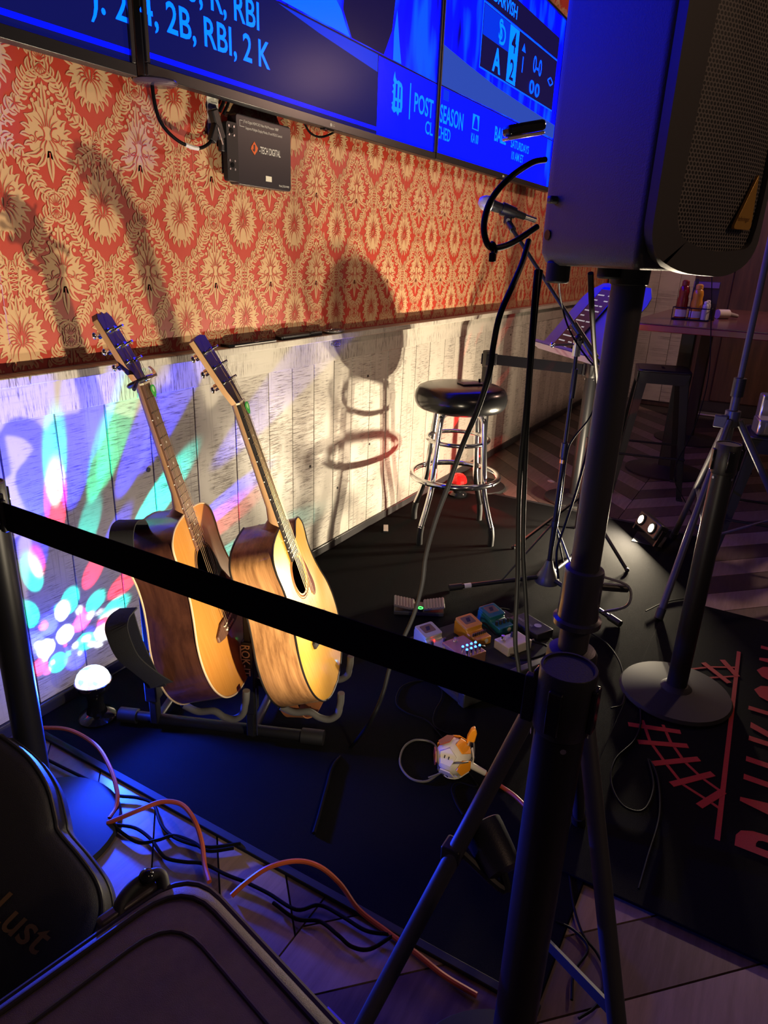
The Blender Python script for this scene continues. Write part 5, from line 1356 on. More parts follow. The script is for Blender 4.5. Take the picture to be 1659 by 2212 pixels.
MB().tube([SP + Vector((.02, -.025, .885)), SP + Vector((.035, -.065, .872)), SP + Vector((.022, -.070, .845)), SP + Vector((.012, -.035, .826))], .0022).build('safety_pin', STEEL, sp)
MB().lathe([(.0216, .685), (.040, .690), (.042, .745), (.038, .752), (.0216, .756)], SP, n=28).build('leg_hub', BLK, sp)
for k, tip in enumerate(((.639, .421), (.699, -.083), (1.47, .22))):
    t3 = Vector((tip[0], tip[1], .018)); d = (t3 - SP); d.z = 0; d.normalize()
    top = SP + d * .035 + Vector((0, 0, .83 if k == 0 else (.90 if k == 1 else .73)))
    top = SP + d * .036 + Vector((0, 0, .735))
    lg = MB().cyl(top, t3, .0145, n=16).build('leg', POLE, sp)
    MB().cyl(t3 + (top - t3).normalized() * .05, t3 - (top - t3).normalized() * .008, .018, n=14).build('rubber_foot', RUB, lg)
    if k != 0: MB().bar(SP + d * .030 + Vector((0, 0, .135)), top + (t3 - top) * .62, .006, .020, (0, 0, 1)).build('brace', RUB, lg)
MB().lathe([(.0216, .10), (.034, .105), (.034, .17), (.0216, .175)], SP, n=24).build('brace_hub', BLK, sp)

lsp = thing('loudspeaker', 'black moulded loudspeaker with perforated grille and gold triangle badge on the pole', 'speaker', (1.04, .21, 1.345))
K = Vector((.9025, .1785, 0)); Lc = Vector((1.050, .355, 0)); Rc = Vector((1.100, .074, 0)); Bk = Vector((1.215, .262, 0))
SPK = mat('speaker_shell', (0.048, 0.046, 0.050), 0.45, bump=(500, .25))
def rounded(poly, r, n=4):
    out = []; m = len(poly)
    for i in range(m):
        p, a, b = Vector(poly[i]), Vector(poly[i - 1]), Vector(poly[(i + 1) % m])
        da = (a - p).normalized(); db = (b - p).normalized()
        rr_ = r[i] if isinstance(r, (list, tuple)) else r
        p0 = p + da * rr_; p1 = p + db * rr_
        for j in range(n + 1):
            t = j / n; out.append(p0 * (1 - t) ** 2 + p * 2 * t * (1 - t) + p1 * t * t)
    return out
foot = [K, Lc, Bk, Rc]
H0, H1 = 1.352, 1.765
Pm = MB(); lv = []
RADS = [.012, .028, .03, .02]
for z, grow in ((H0, -.016), (H0 + .004, -.008), (H0 + .016, -.001), (H0 + .035, 0), (H1 - .035, 0), (H1 - .012, -.003), (H1, -.016)):
    c = sum(foot, Vector()) / 4
    P_ = rounded([p + (c - p).normalized() * (-grow) for p in foot], RADS)
    lv.append([Vector((p.x, p.y, z)) for p in P_])
n = len(lv[0]); vs = [p for l in lv for p in l]; fs = [(i * n + j, i * n + (j + 1) % n, (i + 1) * n + (j + 1) % n, (i + 1) * n + j) for i in range(len(lv) - 1) for j in range(n)]
fs += [tuple(range(n - 1, -1, -1)), tuple(range((len(lv) - 1) * n, len(lv) * n))]
Pm.add(vs, fs).build('cabinet', SPK, lsp, smooth=45)
# front frame and grille on the face K-Rc
fw = (Rc - K).length; ux = (Rc - K).normalized(); un = Vector((ux.y, -ux.x, 0))
if un.dot(Vector((0, 0, 0)) - K) < 0: un = -un
zv = Vector((0, 0, 1))
def face_pts(poly, off): return [K + ux * p[0] + zv * (H0 + p[1]) + un * off for p in poly]
HT = H1 - H0
frame = [(.004, .02), (fw * .30, -.002), (fw * .75, -.006), (fw - .004, .02), (fw - .004, HT - .01), (.004, HT - .01)]
fr_o = rounded([Vector((p[0], p[1], 0)) for p in frame], [.03, .03, .03, .03, .02, .02], 5)
gr = [(.040, .045), (fw * .45, .022), (fw - .022, .030), (fw - .016, .085), (fw - .022, HT - .04), (.055, HT - .04)]
gr_o = rounded([Vector((p[0], p[1], 0)) for p in gr], [.03, .05, .02, .03, .02, .02], 5)
m = MB(); no, ng = len(fr_o), len(gr_o)
a1 = face_pts(fr_o, -.004); a2 = face_pts(fr_o, .010); a3 = face_pts(gr_o, .012); a4 = face_pts(gr_o, .004)
m.add(a1 + a2 + a3 + a4, [(i, (i + 1) % no, no + (i + 1) % no, no + i) for i in range(no)] + [(no + i, no + (i + 1) % no, 2 * no + (i + 1) % ng, 2 * no + i) for i in range(no)] + [(2 * no + i, 2 * no + (i + 1) % ng, 3 * no + (i + 1) % ng, 3 * no + i) for i in range(ng)])
m.build('front_frame', mat('frame_plastic', (0.075, 0.068, 0.062), 0.40), lsp, smooth=65)
def grille_mat():
    mm = bpy.data.materials.new('grille'); t, N, L, b = nt(mm)
    tc = N.new('ShaderNodeTexCoord')
    mp = N.new('ShaderNodeMapping'); L.new(tc.outputs['Object'], mp.inputs['Vector'])
    ang = math.atan2(ux.y, ux.x); mp.inputs['Rotation'].default_value = (0, 0, -ang); 
    sx = N.new('ShaderNodeSeparateXYZ'); L.new(mp.outputs[0], sx.inputs[0])
    p = .0052
    def mth(op, a, b_=None):
        k = N.new('ShaderNodeMath'); k.operation = op
        for i, s_ in enumerate((a, b_)):
            if s_ is None: continue
            if isinstance(s_, (int, float)): k.inputs[i].default_value = s_
            else: L.new(s_, k.inputs[i])
        return k.outputs[0]
    def lattice(ox, oz):
        u = mth('SUBTRACT', mth('FLOORED_MODULO', mth('ADD', sx.outputs['X'], ox), p), p / 2); v = mth('SUBTRACT', mth('FLOORED_MODULO', mth('ADD', sx.outputs['Z'], oz), p * 1.732), p * .866)
        return mth('SQRT', mth('ADD', mth('MULTIPLY', u, u), mth('MULTIPLY', v, v)))
    dd = mth('MINIMUM', lattice(0, 0), lattice(p / 2, p * .866))
    hole = mth('LESS_THAN', dd, .00185)
    mx = N.new('ShaderNodeMix'); mx.data_type = 'RGBA'; mx.inputs['A'].default_value = (0.20, 0.175, 0.155, 1); mx.inputs['B'].default_value = (0.001, 0.001, 0.001, 1)
    L.new(hole, mx.inputs['Factor']); L.new(mx.outputs['Result'], b.inputs['Base Color'])
    b.inputs['Roughness'].default_value = .5
    bp = N.new('ShaderNodeBump'); bp.inputs['Strength'].default_value = .6; bp.inputs['Distance'].default_value = .001; bp.invert = True
    L.new(hole, bp.inputs['Height']); L.new(bp.outputs[0], b.inputs['Normal'])
    return mm
m = MB(); cg = sum((Vector(p) for p in gr_o), Vector()) / ng
rings = [face_pts([(cg.x + (p.x - cg.x) * k, cg.y + (p.y - cg.y) * k) for p in gr_o], .005 + .008 * (1 - k * k)) for k in (1.0, .85, .6, .3, .04)]
vs = [p for r_ in rings for p in r_]; m.add(vs, [(i * ng + j, i * ng + (j + 1) % ng, (i + 1) * ng + (j + 1) % ng, (i + 1) * ng + j) for i in range(4) for j in range(ng)] + [tuple(range(4 * ng, 5 * ng))])
m.build('grille', grille_mat(), lsp, smooth=60)
# badge
bo = K + ux * (fw * .66) + zv * (H0 + .052) + un * .0125
tri = rounded([Vector((0, 0, 0)), Vector((.038, 0, 0)), Vector((.033, .066, 0))], [.006, .006, .005], 3)
bg = MB().prism([(p.x, p.y) for p in tri], bo, ux, zv, un * .004).build('badge', mat('gold_badge', (0.62, 0.33, 0.06), 0.28, 0.35), lsp, bevel=.0015)
text('badge_letters', 'behringer', .0080, bo + ux * .0065 + zv * .010 + un * .0045, ux, zv, mat('badge_ink', (0.20, 0.09, 0.02), 0.4), bg, xs=.78)
# side features: recessed rear edge, handle groove, mounting feet, pole socket
sdir = (Lc - K).normalized(); sn = Vector((-sdir.y, sdir.x, 0))
if sn.dot(-K) < 0: sn = -sn
MB().box(K + sdir * .192 + zv * (H0 + .085) + sn * .001, (.012, .020, .010), Matrix.Rotation(math.atan2(sdir.y, sdir.x), 3, 'Z')).build('rivet_tab', SPK, lsp, bevel=.003)
MB().cyl(K + sdir * .200 + zv * (H0 + .040) - sn * .002, K + sdir * .200 + zv * (H0 + .040) + sn * .002, .007, n=14).build('rear_screw', BLKG, lsp)
for q in (K + sdir * .185 + (Rc - K).normalized() * .02, K + sdir * .10 + (Rc - K).normalized() * .10, K + sdir * .06 + (Rc - K).normalized() * .04):
    pass
MB().cyl(K + sdir * .190 + ux * .020 + zv * (H0 - .024), K + sdir * .190 + ux * .020 + zv * (H0 + .006), .017, n=20).build('foot', RUB, lsp, bevel=.003)
MB().cyl(K + sdir * .105 + ux * .050 + zv * (H0 - .014), K + sdir * .105 + ux * .050 + zv * (H0 + .006), .016, n=20).build('foot', RUB, lsp, bevel=.003)
MB().lathe([(.0215, -.022), (.026, -.020), (.027, .004), (.030, .010)], SP + zv * H0, n=24).build('pole_socket', BLK, lsp)
# plugs and leads at the back of the loudspeaker
pg = thing('power_plug', 'black plug with painted-on highlight strip sticking out behind the loudspeaker', 'plug', Vector((1.309, 0.4928, 1.573)))
q0, q1 = Vector((1.2941, 0.5151, 1.5674)), Vector((1.3519, 0.4687, 1.5842))
MB().bar(q0, q1, .030, .018).build('body', BLKG, pg, bevel=.006)
MB().bar(q0 - Vector((0, 0, .012)), q1 - Vector((0, 0, .013)), .022, .006).build('highlight_strip', mat('painted_highlight', (.55, .45, .42), .2, .6), pg, bevel=.002)  # pinkish highlight along the plug's underside, put in as a pale strip
tag(MB().tube(((1.2936, 0.4369, 1.5209), (1.2586, 0.4489, 1.5121), (1.1904, 0.4601, 1.482), (1.1456, 0.4695, 1.4473), (1.1188, 0.4679, 1.4114), (1.1119, 0.4592, 1.3837), (1.1245, 0.4505, 1.3732), (1.1695, 0.4413, 1.3803), (1.2186, 0.4324, 1.3974), (1.2532, 0.4253, 1.4115)), .0052, n=10).build('signal_cable', CABLE), 'thick cable looping out left of the loudspeaker with a cable tie', 'cable')
ct = thing('cable_tie', 'black tie knot on the cable loop left of the loudspeaker', 'tie', Vector((1.1125, 0.4451, 1.3668)))
MB().ring(Vector((1.1245, 0.4505, 1.3732)), .0085, .003, (.6, -.6, .3), 16, 6).build('band', CABLE, ct)
MB().box(Vector((1.1095, 0.4447, 1.3592)), (.010, .010, .014)).build('knot', CABLE, ct, bevel=.002)
tag(MB().tube([Vector(p) for p in ((1.2391, 0.4327, 1.3885), (1.1919, 0.4236, 1.3522), (1.1335, 0.4148, 1.3187), (1.0794, 0.4116, 1.2743), (1.0799, 0.418, 1.2269), (1.0812, 0.4218, 1.1779), (1.1094, 0.4487, 1.1075), (1.1534, 0.4883, 1.0337), (1.205, 0.5347, 0.9294), (1.2427, 0.5734, 0.8396), (1.2842, 0.6113, 0.7291), (1.3024, 0.6246, 0.6464), (1.3192, 0.6506, 0.5483), (1.3161, 0.6786, 0.4638), (1.3095, 0.7015, 0.3929), (1.2901, 0.7073, 0.3268), (1.255, 0.719, 0.2604))] + [Vector(p) for p in ((1.4006, 0.864, 0.015), (1.3119, 0.8655, 0.015), (1.2269, 0.8319, 0.015), (1.1364, 0.7922, 0.015), (1.08, 0.7691, 0.015))], .0050, n=10).build('speaker_cable', CABLE), 'long black cable dropping from the loudspeaker across the stage to the carpet', 'cable')
tag(MB().tube(((1.1699, 0.389, 1.3413), (1.1459, 0.3802, 1.3024), (1.1266, 0.3705, 1.2162), (1.1356, 0.37, 1.1223), (1.16, 0.3768, 1.0168), (1.1891, 0.3807, 0.9188), (1.222, 0.377, 0.7622), (1.237, 0.3716, 0.619), (1.241, 0.3587, 0.5542), (1.2469, 0.3483, 0.4972)), .0046, n=10).build('speaker_cable', CABLE), 'left of two black cables hanging straight down beside the pole', 'cable')
tag(MB().tube(((1.1936, 0.3904, 1.3412), (1.163, 0.3818, 1.2871), (1.1375, 0.3706, 1.1846), (1.1461, 0.3689, 1.0883), (1.1701, 0.3683, 0.9722), (1.2008, 0.3671, 0.8425), (1.2348, 0.3582, 0.7104), (1.2537, 0.3468, 0.5968), (1.2595, 0.3371, 0.5405)), .0042, n=10).build('speaker_cable', CABLE), 'right of two black cables hanging straight down beside the pole', 'cable')
tag(MB().tube(((1.2558, 0.3229, 1.3404), (1.304, 0.3258, 1.2852), (1.5519, 0.3681, 1.176), (1.9406, 0.4386, 1.0323), (2.2174, 0.4972, 0.8977), (2.4212, 0.5508, 0.7293), (2.5073, 0.5884, 0.551), (2.5469, 0.6206, 0.4001), (2.5358, 0.637, 0.2818), (2.5255, 0.614, 0.1706)) , .0052, n=8).build('signal_cable', CABLE), 'black cable running from the loudspeaker down to the microphone stand foot', 'cable')
tag(MB().tube(((1.5668, 0.4751, 1.3512), (2.4782, 0.7314, 1.2411), (2.6681, 0.7482, 1.1347), (2.7375, 0.7227, 1.0633), (2.7524, 0.6738, 1.0052), (2.7576, 0.6336, 0.9647), (2.7631, 0.614, 0.8947), (2.7132, 0.6242, 0.792), (2.6681, 0.6643, 0.7112), (2.6462, 0.6771, 0.6483), (2.611, 0.6671, 0.4676), (2.5706, 0.663, 0.2829)) , .0035, n=8).build('microphone_cable', CABLE), 'thin cable wound along the microphone boom and stand', 'cable')

# ================================================================ high table and what stands on it
TB = thing('high_table', 'long high bar table with burgundy edge at the right behind the stools', 'table', (5.1, .35, 0))
top = rounded([Vector((4.43, .895, 0)), Vector((4.43, -.55, 0)), Vector((6.6, -.55, 0)), Vector((6.6, .895, 0))], [.16, .05, .05, .16], 8)
BURG = mat('burgundy_edge', (0.16, 0.018, 0.022), 0.3)
MB().prism([(p.x, p.y) for p in top], (0, 0, .985), (1, 0, 0), (0, 1, 0), (0, 0, .038)).build('edge_band', BURG, TB, bevel=.004)
top2 = rounded([Vector((4.436, .889, 0)), Vector((4.436, -.544, 0)), Vector((6.594, -.544, 0)), Vector((6.594, .889, 0))], [.155, .05, .05, .155], 8)
MB().prism([(p.x, p.y) for p in top2], (0, 0, 1.0232), (1, 0, 0), (0, 1, 0), (0, 0, .006)).build('table_top', wood('table_laminate', (0.085, 0.030, 0.028), (0.14, 0.055, 0.048), (3, 40, 10), 0.22), TB, bevel=.001)
for x in (5.05, 6.15):
    MB().box((x, .60, .50), (.085, .085, .965)).build('column', BLKM, TB, bevel=.006)
    MB().lathe([(.26, 0), (.262, .008), (.24, .016), (.09, .030), (.07, .045)], (x, .60, 0.0005), n=40).build('base_plate', mat('cast_base', (0.018, 0.017, 0.018), 0.5), TB)
    MB().box((x, .55, .972), (.06, .60, .022)).build('top_bracket', BLKM, TB)
CD = Vector((4.98, .60, 1.0295))
cd = thing('condiment_caddy', 'black wire caddy holding sauce bottles on the high table', 'caddy', CD)
for z in (.006, .075):
    m = MB()
    for a, b in (((-.11, -.07), (.11, -.07)), ((.11, -.07), (.11, .07)), ((.11, .07), (-.11, .07)), ((-.11, .07), (-.11, -.07))):
        m.cyl(CD + Vector((a[1], a[0], z)), CD + Vector((b[1], b[0], z)), .003, n=8)
    m.build('wire_ring', BLKM, cd)
for (x, y) in ((-.07, -.11), (-.07, .11), (.07, -.11), (.07, .11), (-.07, 0), (.07, 0)):
    MB().cyl(CD + Vector((x, y, .001)), CD + Vector((x, y, .078)), .0028, n=8).build('wire_post', BLKM, cd)
MB().mm(CD + Vector((-.07, -.11, .001)), CD + Vector((.07, .11, .005))).build('floor_tray', BLKM, cd)
MB().box(CD + Vector((0, .005, .125)), (.006, .022, .25)).build('handle_post', BLKM, cd, bevel=.001)
def bottle(name, label, off, colr, capc, h=.165, r=.031, band=True):
    b = thing(name, label, 'bottle', CD + Vector(off) + Vector((0, 0, .0055)))
    o = CD + Vector(off) + Vector((0, 0, .0055))
    MB().lathe([(.001, 0), (r, .001), (r, h * .50), (r * .86, h * .58), (r * .95, h * .70), (r * .80, h * .82), (r * .55, h * .86), (.001, h * .865)], o, n=20).build('body', mat(name + '_body', colr, .25), b)
    MB().lathe([(.001, h * .86), (r * .66, h * .86), (r * .64, h * .97), (r * .40, h), (.001, h)], o, n=18).build('cap', mat(name + '_cap', capc, .4), b)
    if band: MB().lathe([(r * 1.01, .012), (r * 1.01, h * .24)], o, n=20).build('label_band', mat('bottle_label', (.72, .70, .74), .5), b)
    return b
bottle('ketchup_bottle', 'red ketchup bottle in the wire caddy', (-.01, .068, 0), (0.22, 0.012, 0.010), (0.20, 0.01, 0.01), .235, .034)
bottle('mustard_bottle', 'yellow mustard bottle in the middle of the wire caddy', (-.02, -.018, 0), (0.60, 0.26, 0.02), (0.65, 0.32, 0.04), .215, .034)
bottle('salt_shaker', 'small glass salt shaker in the wire caddy', (-.03, -.075, 0), (0.55, 0.55, 0.58), (.7, .7, .72), .115, .020, False)
bottle('pepper_shaker', 'small pepper shaker behind the salt in the wire caddy', (.03, -.080, 0), (0.42, 0.40, 0.44), (.7, .7, .72), .120, .020, False)
mn = thing('menu_holder', 'small tilted dark menu card above the wire caddy on the high table', 'menu', CD + Vector((.12, -.05, 0)))
MB().box(CD + Vector((.10, -.045, .118)), (.012, .16, .236), Matrix.Rotation(.12, 3, 'Y')).build('card', mat('menu_dark', (.05, .03, .035), .4), mn, bevel=.002)
MB().box(CD + Vector((.086, -.045, .215)), (.003, .15, .035), Matrix.Rotation(.12, 3, 'Y')).build('header', mat('menu_pink', (.32, .20, .22), .5), mn)
MB().box(CD + Vector((.11, -.045, .0035)), (.05, .16, .005)).build('foot', BLKM, mn)
nk = thing('napkin_holder', 'small light paper roll lying on the high table right of the caddy', 'napkins', (5.3, .42, 1.0295))
MB().cyl((5.28, .48, 1.060), (5.34, .42, 1.060), .030, n=20).build('roll', mat('paper_white', (.55, .50, .47), .8), nk)
MB().cyl((5.34, .42, 1.060), (5.395, .365, 1.048), .018, .012, n=14).build('tail', mat('paper_grey', (.25, .22, .22), .8), nk)

# ================================================================ metal cafe stools
def metal_stool(label, loc, hgt, rz):
    s = thing('metal_stool', label, 'stool', loc, Matrix.Rotation(rz, 3, 'Z'), group='black metal cafe stools', local=True)
    m = .155; TM = mat('gunmetal', (0.026, 0.026, 0.030), 0.33, 0.4)
    MB().prism(rrect(2 * m, 2 * m, .035, 5), (0, 0, hgt - .012), (1, 0, 0), (0, 1, 0), (0, 0, .012)).build('seat', TM, s, bevel=.004)
    MB().prism(rrect(2 * m - .03, 2 * m - .03, .03, 5), (0, 0, hgt + .0002), (1, 0, 0), (0, 1, 0), (0, 0, .002)).build('seat_dish', TM, s, bevel=.001)
    MB().prism(rrect(.10, .018, .008, 4), (0, 0, hgt + .0022), (1, 0, 0), (0, 1, 0), (0, 0, .0006)).build('hand_slot', mat('slot_black', (.003, .003, .003), .8), s)
    for i in range(4):
        a = PI / 2 * i; d = Vector((math.cos(a), math.sin(a), 0)); q = Vector((-d.y, d.x, 0))
        MB().prism([(-.12, -.065), (.12, -.065), (.145, 0), (-.145, 0)], d * (m - .006) + Vector((0, 0, hgt - .012)), q, (0, 0, 1), d * .003).build('apron', TM, s)
        c = (d + q).normalized()
        t0 = c * (m * 1.28) + Vector((0, 0, hgt - .015)); t1 = c * (m * 1.28 + .105) + Vector((0, 0, .004))
        e1_, e2_ = d, q
        lg = MB(); w0, w1 = .055, .030; th = .004
        for ax, oth in ((d, q), (q, d)):
            v = [t0, t0 - oth * w0, t1 - oth * w1, t1]
            lg.add([p for p in v] + [p + ax * -th for p in v], [(0, 1, 2, 3), (7, 6, 5, 4), (0, 4, 5, 1), (1, 5, 6, 2), (2, 6, 7, 3), (3, 7, 4, 0)])
        lo = lg.build('leg', TM, s)
        MB().box(t1 - d * .010 - q * .010, (.034, .034, .014)).build('rubber_foot', RUB, lo, bevel=.003)
    for i in range(4):
        a = PI / 2 * i; d = Vector((math.cos(a), math.sin(a), 0)); q = Vector((-d.y, d.x, 0)); f_ = m * .905 + .105 * .7071 * .66
        MB().cyl(d * f_ - q * f_ + Vector((0, 0, hgt * .33)), d * f_ + q * f_ + Vector((0, 0, hgt * .33)), .007, n=10).build('foot_rail', TM, s)
    return s
metal_stool('tall dark metal stool in front of the high table under its caddy', (4.56, .655, 0), .765, math.radians(14))
metal_stool('dark metal stool with chrome boxes on its seat at the right picture edge', (3.80, -.045, 0), .615, math.radians(7))
metal_stool('dark metal stool half hidden at the far right behind the chrome boxes', (5.3, -.20, 0), .765, math.radians(35))
# chrome napkin boxes lying on that stool
def chrome_box(label, o, size, rot):
    t = thing('chrome_box', label, 'box', o, group='chrome napkin boxes')
    CB = mat('chrome_box_steel', (.70, .68, .66), .22, .9)
    MB().box(Vector(o) + rot @ Vector((0, 0, size[2] / 2)), size, rot).build('shell', CB, t, bevel=.008)
    MB().box(Vector(o) + rot @ Vector((-size[0] / 2 - .0006, 0, size[2] / 2)), (.0012, size[1] * .7, size[2] * .7), rot).build('face_plate', mat('box_face', (.45, .43, .41), .35, .7), t)
chrome_box('chrome napkin box lying flat on the metal stool', (3.74, -.02, .6185), (.13, .20, .075), Matrix.Rotation(.25, 3, 'Z'))
chrome_box('chrome napkin box standing upright behind the flat one', (3.885, .045, .6185), (.085, .075, .165), Matrix.Rotation(.25, 3, 'Z'))
chrome_box('narrow chrome box leaning at the picture edge beside the upright one', (3.875, -.05, .6185), (.06, .05, .150), Matrix.Rotation(.15, 3, 'Z'))

# ================================================================ tripod light stand at the right
T2 = Vector((3.200, .157, .016))
ts = thing('tripod_stand', 'tall grey-black tripod pole stand at the right behind the belt post', 'tripod', T2)
GR = mat('stand_grey', (0.055, 0.052, 0.055), 0.42)
MB().cyl((3.2, .157, .90), (3.2, .157, 1.95), .0125, n=16).build('upper_tube', GR, ts)
MB().cyl((3.2, .157, .10), (3.2, .157, .91), .0175, n=16).build('lower_tube', GR, ts)
MB().cyl((3.2, .157, .86), (3.2, .157, .935), .0245, n=18).build('clutch', BLK, ts)
MB().cyl((3.2, .157, .735), (3.2, .157, .80), .030, n=18).build('leg_hub', mat('stand_hub', (.05, .05, .07), .35), ts)
MB().box((3.175, .195, .755), (.03, .05, .05)).build('hub_tab', GR, ts, bevel=.004)
MB().cyl((3.2, .157, .22), (3.2, .157, .26), .028, n=18).build('brace_hub', BLK, ts)
for tip in ((3.70, .335), (3.28, -.33), (2.72, .24)):
    t3 = Vector((*tip, .02)); d = (t3 - T2); d.z = 0; d.normalize(); topp = T2 + d * .03 + Vector((0, 0, .745))
    lg = MB().cyl(topp, t3, .0145, n=14).build('leg', GR, ts)
    MB().cyl(t3 + (topp - t3).normalized() * .04, t3 - (topp - t3).normalized() * .004, .018, n=12).build('rubber_foot', RUB, lg)
    MB().bar(T2 + d * .026 + Vector((0, 0, .225)), topp + (t3 - topp) * .52, .016, .005).build('brace', GR, lg)
tag(MB().tube(((4.4938, 0.4776, 1.3215), (4.4095, 0.4226, 1.0532), (4.33, 0.3776, 0.809), (4.2483, 0.3725, 0.6123), (4.1609, 0.3954, 0.4389), (4.0373, 0.4214, 0.3278), (3.9508, 0.4036, 0.2458), (3.8955, 0.3342, 0.1687), (3.8427, 0.2623, 0.0941)), .0028, n=6).build('lamp_cord', CABLE), 'thin grey cord hanging in front of the high table', 'cable')
tag(MB().tube(((3.0069, 0.1414, 0.02), (2.8908, 0.2366, 0.02), (2.7528, 0.2958, 0.02)), .003, n=6).build('lamp_cord', CABLE), 'thin cord on the carpet beside the belt post foot', 'cable')
tag(MB().prism(rrect(.05, .032, .012, 3), (4.30, 1.18, .0005), (.6, .8, 0), (-.8, .6, 0), (0, 0, .004)).build('paper_scrap', mat('scrap_paper', (.55, .50, .45), .8)), 'small pale paper scrap on the floor behind the microphone stand', 'scrap')
tag(MB().prism([(-.045, -.012), (.045, -.012), (.045, .012), (-.045, .012)], (2.93, 1.635, .0095), (.86, .5, 0), (-.5, .86, 0), (0, 0, .007)).build('metal_tab', STEEL), 'small flat metal bar on the carpet near the stool feet', 'bar')

# ================================================================ power hub and cords on the carpet
HB = Vector((1.470, .575, .062))
hb = thing('power_hub', 'faceted white and orange ball-shaped power outlet hub on the carpet', 'power outlet', (HB.x, HB.y, .009))
HW = mat('hub_white', (0.62, 0.56, 0.47), 0.4); HO = mat('hub_orange', (0.85, 0.30, 0.015), 0.35); HR = mat('hub_rust', (0.32, 0.06, 0.03), 0.45)
bm = bmesh.new(); bmesh.ops.create_icosphere(bm, subdivisions=1, radius=.056)
me = bpy.data.meshes.new('shell'); 
faces = [[v.co.copy() for v in f.verts] for f in bm.faces]; bm.free()
# panels: pentagon-like groups around the twelve poles and the faces between
phi = (1 + 5 ** .5) / 2
poles = [Vector(p).normalized() for p in ((0, 1, phi), (0, -1, phi), (0, 1, -phi), (0, -1, -phi), (1, phi, 0), (-1, phi, 0), (1, -phi, 0), (-1, -phi, 0), (phi, 0, 1), (phi, 0, -1), (-phi, 0, 1), (-phi, 0, -1))]
MB().ball((HB.x, HB.y, HB.z), .050, 14, 10).build('core', HW, hb)
for i, p in enumerate(poles):
    x_, y_, d_ = basis(p)
    nb = sorted([q for q in poles if .3 < q.dot(p) < .6], key=lambda q: math.atan2(q.dot(y_), q.dot(x_)))
    ring_ = []
    for j in range(len(nb)):
        ring_.append(((p * 1.9 + nb[j] + nb[(j + 1) % len(nb)]) / 3).normalized() * .0555)
    base_c = HB
    o_m = HO if i in (1, 7, 8, 4) else (HR if i in (0, 5) else HW)
    m = MB(); nrm = p * .004
    m.add([base_c + q for q in ring_] + [base_c + q + nrm for q in ring_], [tuple(range(len(ring_) - 1, -1, -1)), tuple(range(len(ring_), 2 * len(ring_)))] + [(k, (k + 1) % len(ring_), len(ring_) + (k + 1) % len(ring_), len(ring_) + k) for k in range(len(ring_))])
    pn = m.build('panel', o_m, hb, bevel=.001, smooth=0)
    if o_m is HW:
        for s_ in (-.006, .006):
            c = base_c + p * .0580 + x_ * s_
            MB().box(c, (.0022, .008, .002), Matrix((x_, y_, d_)).transposed()).build('socket_slot', BLK, pn)
MB().lathe([(.030, -.052), (.034, -.050), (.034, -.046)], HB, n=20).build('foot', HW, hb)
fp = thing('flag_plug', 'orange plug flag standing up from the power hub', 'plug', HB + Vector((.02, -.03, .05)))
MB().prism([(0, 0), (.022, .004), (.026, .032), (.020, .050), (.010, .044), (.002, .022)], HB + Vector((.012, -.030, .046)), Vector((.5, -.86, .05)).normalized(), (0, 0, 1), Vector((.86, .5, 0)) * .016).build('plug_body', HO, fp, bevel=.003)
MB().cyl(HB + Vector((.02, -.03, .028)), HB + Vector((.022, -.036, .055)), .008, n=12).build('prongs', STEEL, fp)
ORC = mat('orange_cord', (0.46, 0.085, 0.018), 0.42)
GREYC = mat('grey_cord', (0.10, 0.095, 0.09), 0.4)
tag(MB().tube([HB + Vector((.010, -.050, -.016)), *[Vector(p) for p in ((1.4947, 0.4851, 0.025), (1.482, 0.436, 0.017), (1.4652, 0.3863, 0.017), (1.4287, 0.329, 0.017), (1.3852, 0.2841, 0.017))]], .0060, n=10).build('orange_extension_cord', ORC), 'short orange power cord leaving the faceted hub', 'cord')
tag(MB().cyl(HB + Vector((.006, -.042, -.010)), Vector((1.4933, 0.4876, 0.028)), .010, .008, n=14).build('cord_sleeve', HW), 'pale strain relief sleeve where the orange cord meets the hub', 'plug')
def fcord(name, label, pts, r=.004, m=CABLE):
    return tag(MB().tube([Vector(p) for p in pts], r, n=8).build(name, m), label, 'cord' if 'orange' in name else 'cable')
fcord('hub_cable', 'grey cable looping left from the faceted hub', [HB + Vector((-.05, .02, -.02)), *[Vector(p) for p in ((1.5376, 0.662, 0.014), (1.5299, 0.7192, 0.014), (1.4785, 0.7348, 0.014), (1.4129, 0.7108, 0.014), (1.3791, 0.6616, 0.014), (1.3905, 0.6175, 0.014), (1.4403, 0.5997, 0.014), (1.5024, 0.5788, 0.014))]], .0032, GREYC)
fcord('hub_cable', 'thin cable wound over the front of the faceted hub', [Vector(p) for p in ((1.4066, 0.6186, 0.014), (1.4299, 0.5887, 0.03), (1.4242, 0.5616, 0.075), (1.4333, 0.5325, 0.085), (1.4776, 0.5233, 0.07), (1.5181, 0.5361, 0.08), (1.5284, 0.5489, 0.11))], .0024, GREYC)
fcord('hub_cable', 'thin cable climbing from the hub towards the pedal board', [Vector(p) for p in ((1.5723, 0.6485, 0.013), (1.6053, 0.6953, 0.013), (1.6297, 0.7392, 0.013), (1.6286, 0.8037, 0.013), (1.651, 0.8562, 0.013), (1.7216, 0.8852, 0.013), (1.7758, 0.8745, 0.013), (1.8179, 0.835, 0.013), (1.8149, 0.7815, 0.013), (1.7655, 0.7491, 0.013), (1.675, 0.7329, 0.013), (1.6152, 0.7001, 0.013), (1.6065, 0.6265, 0.013))], .0026, CABLE)
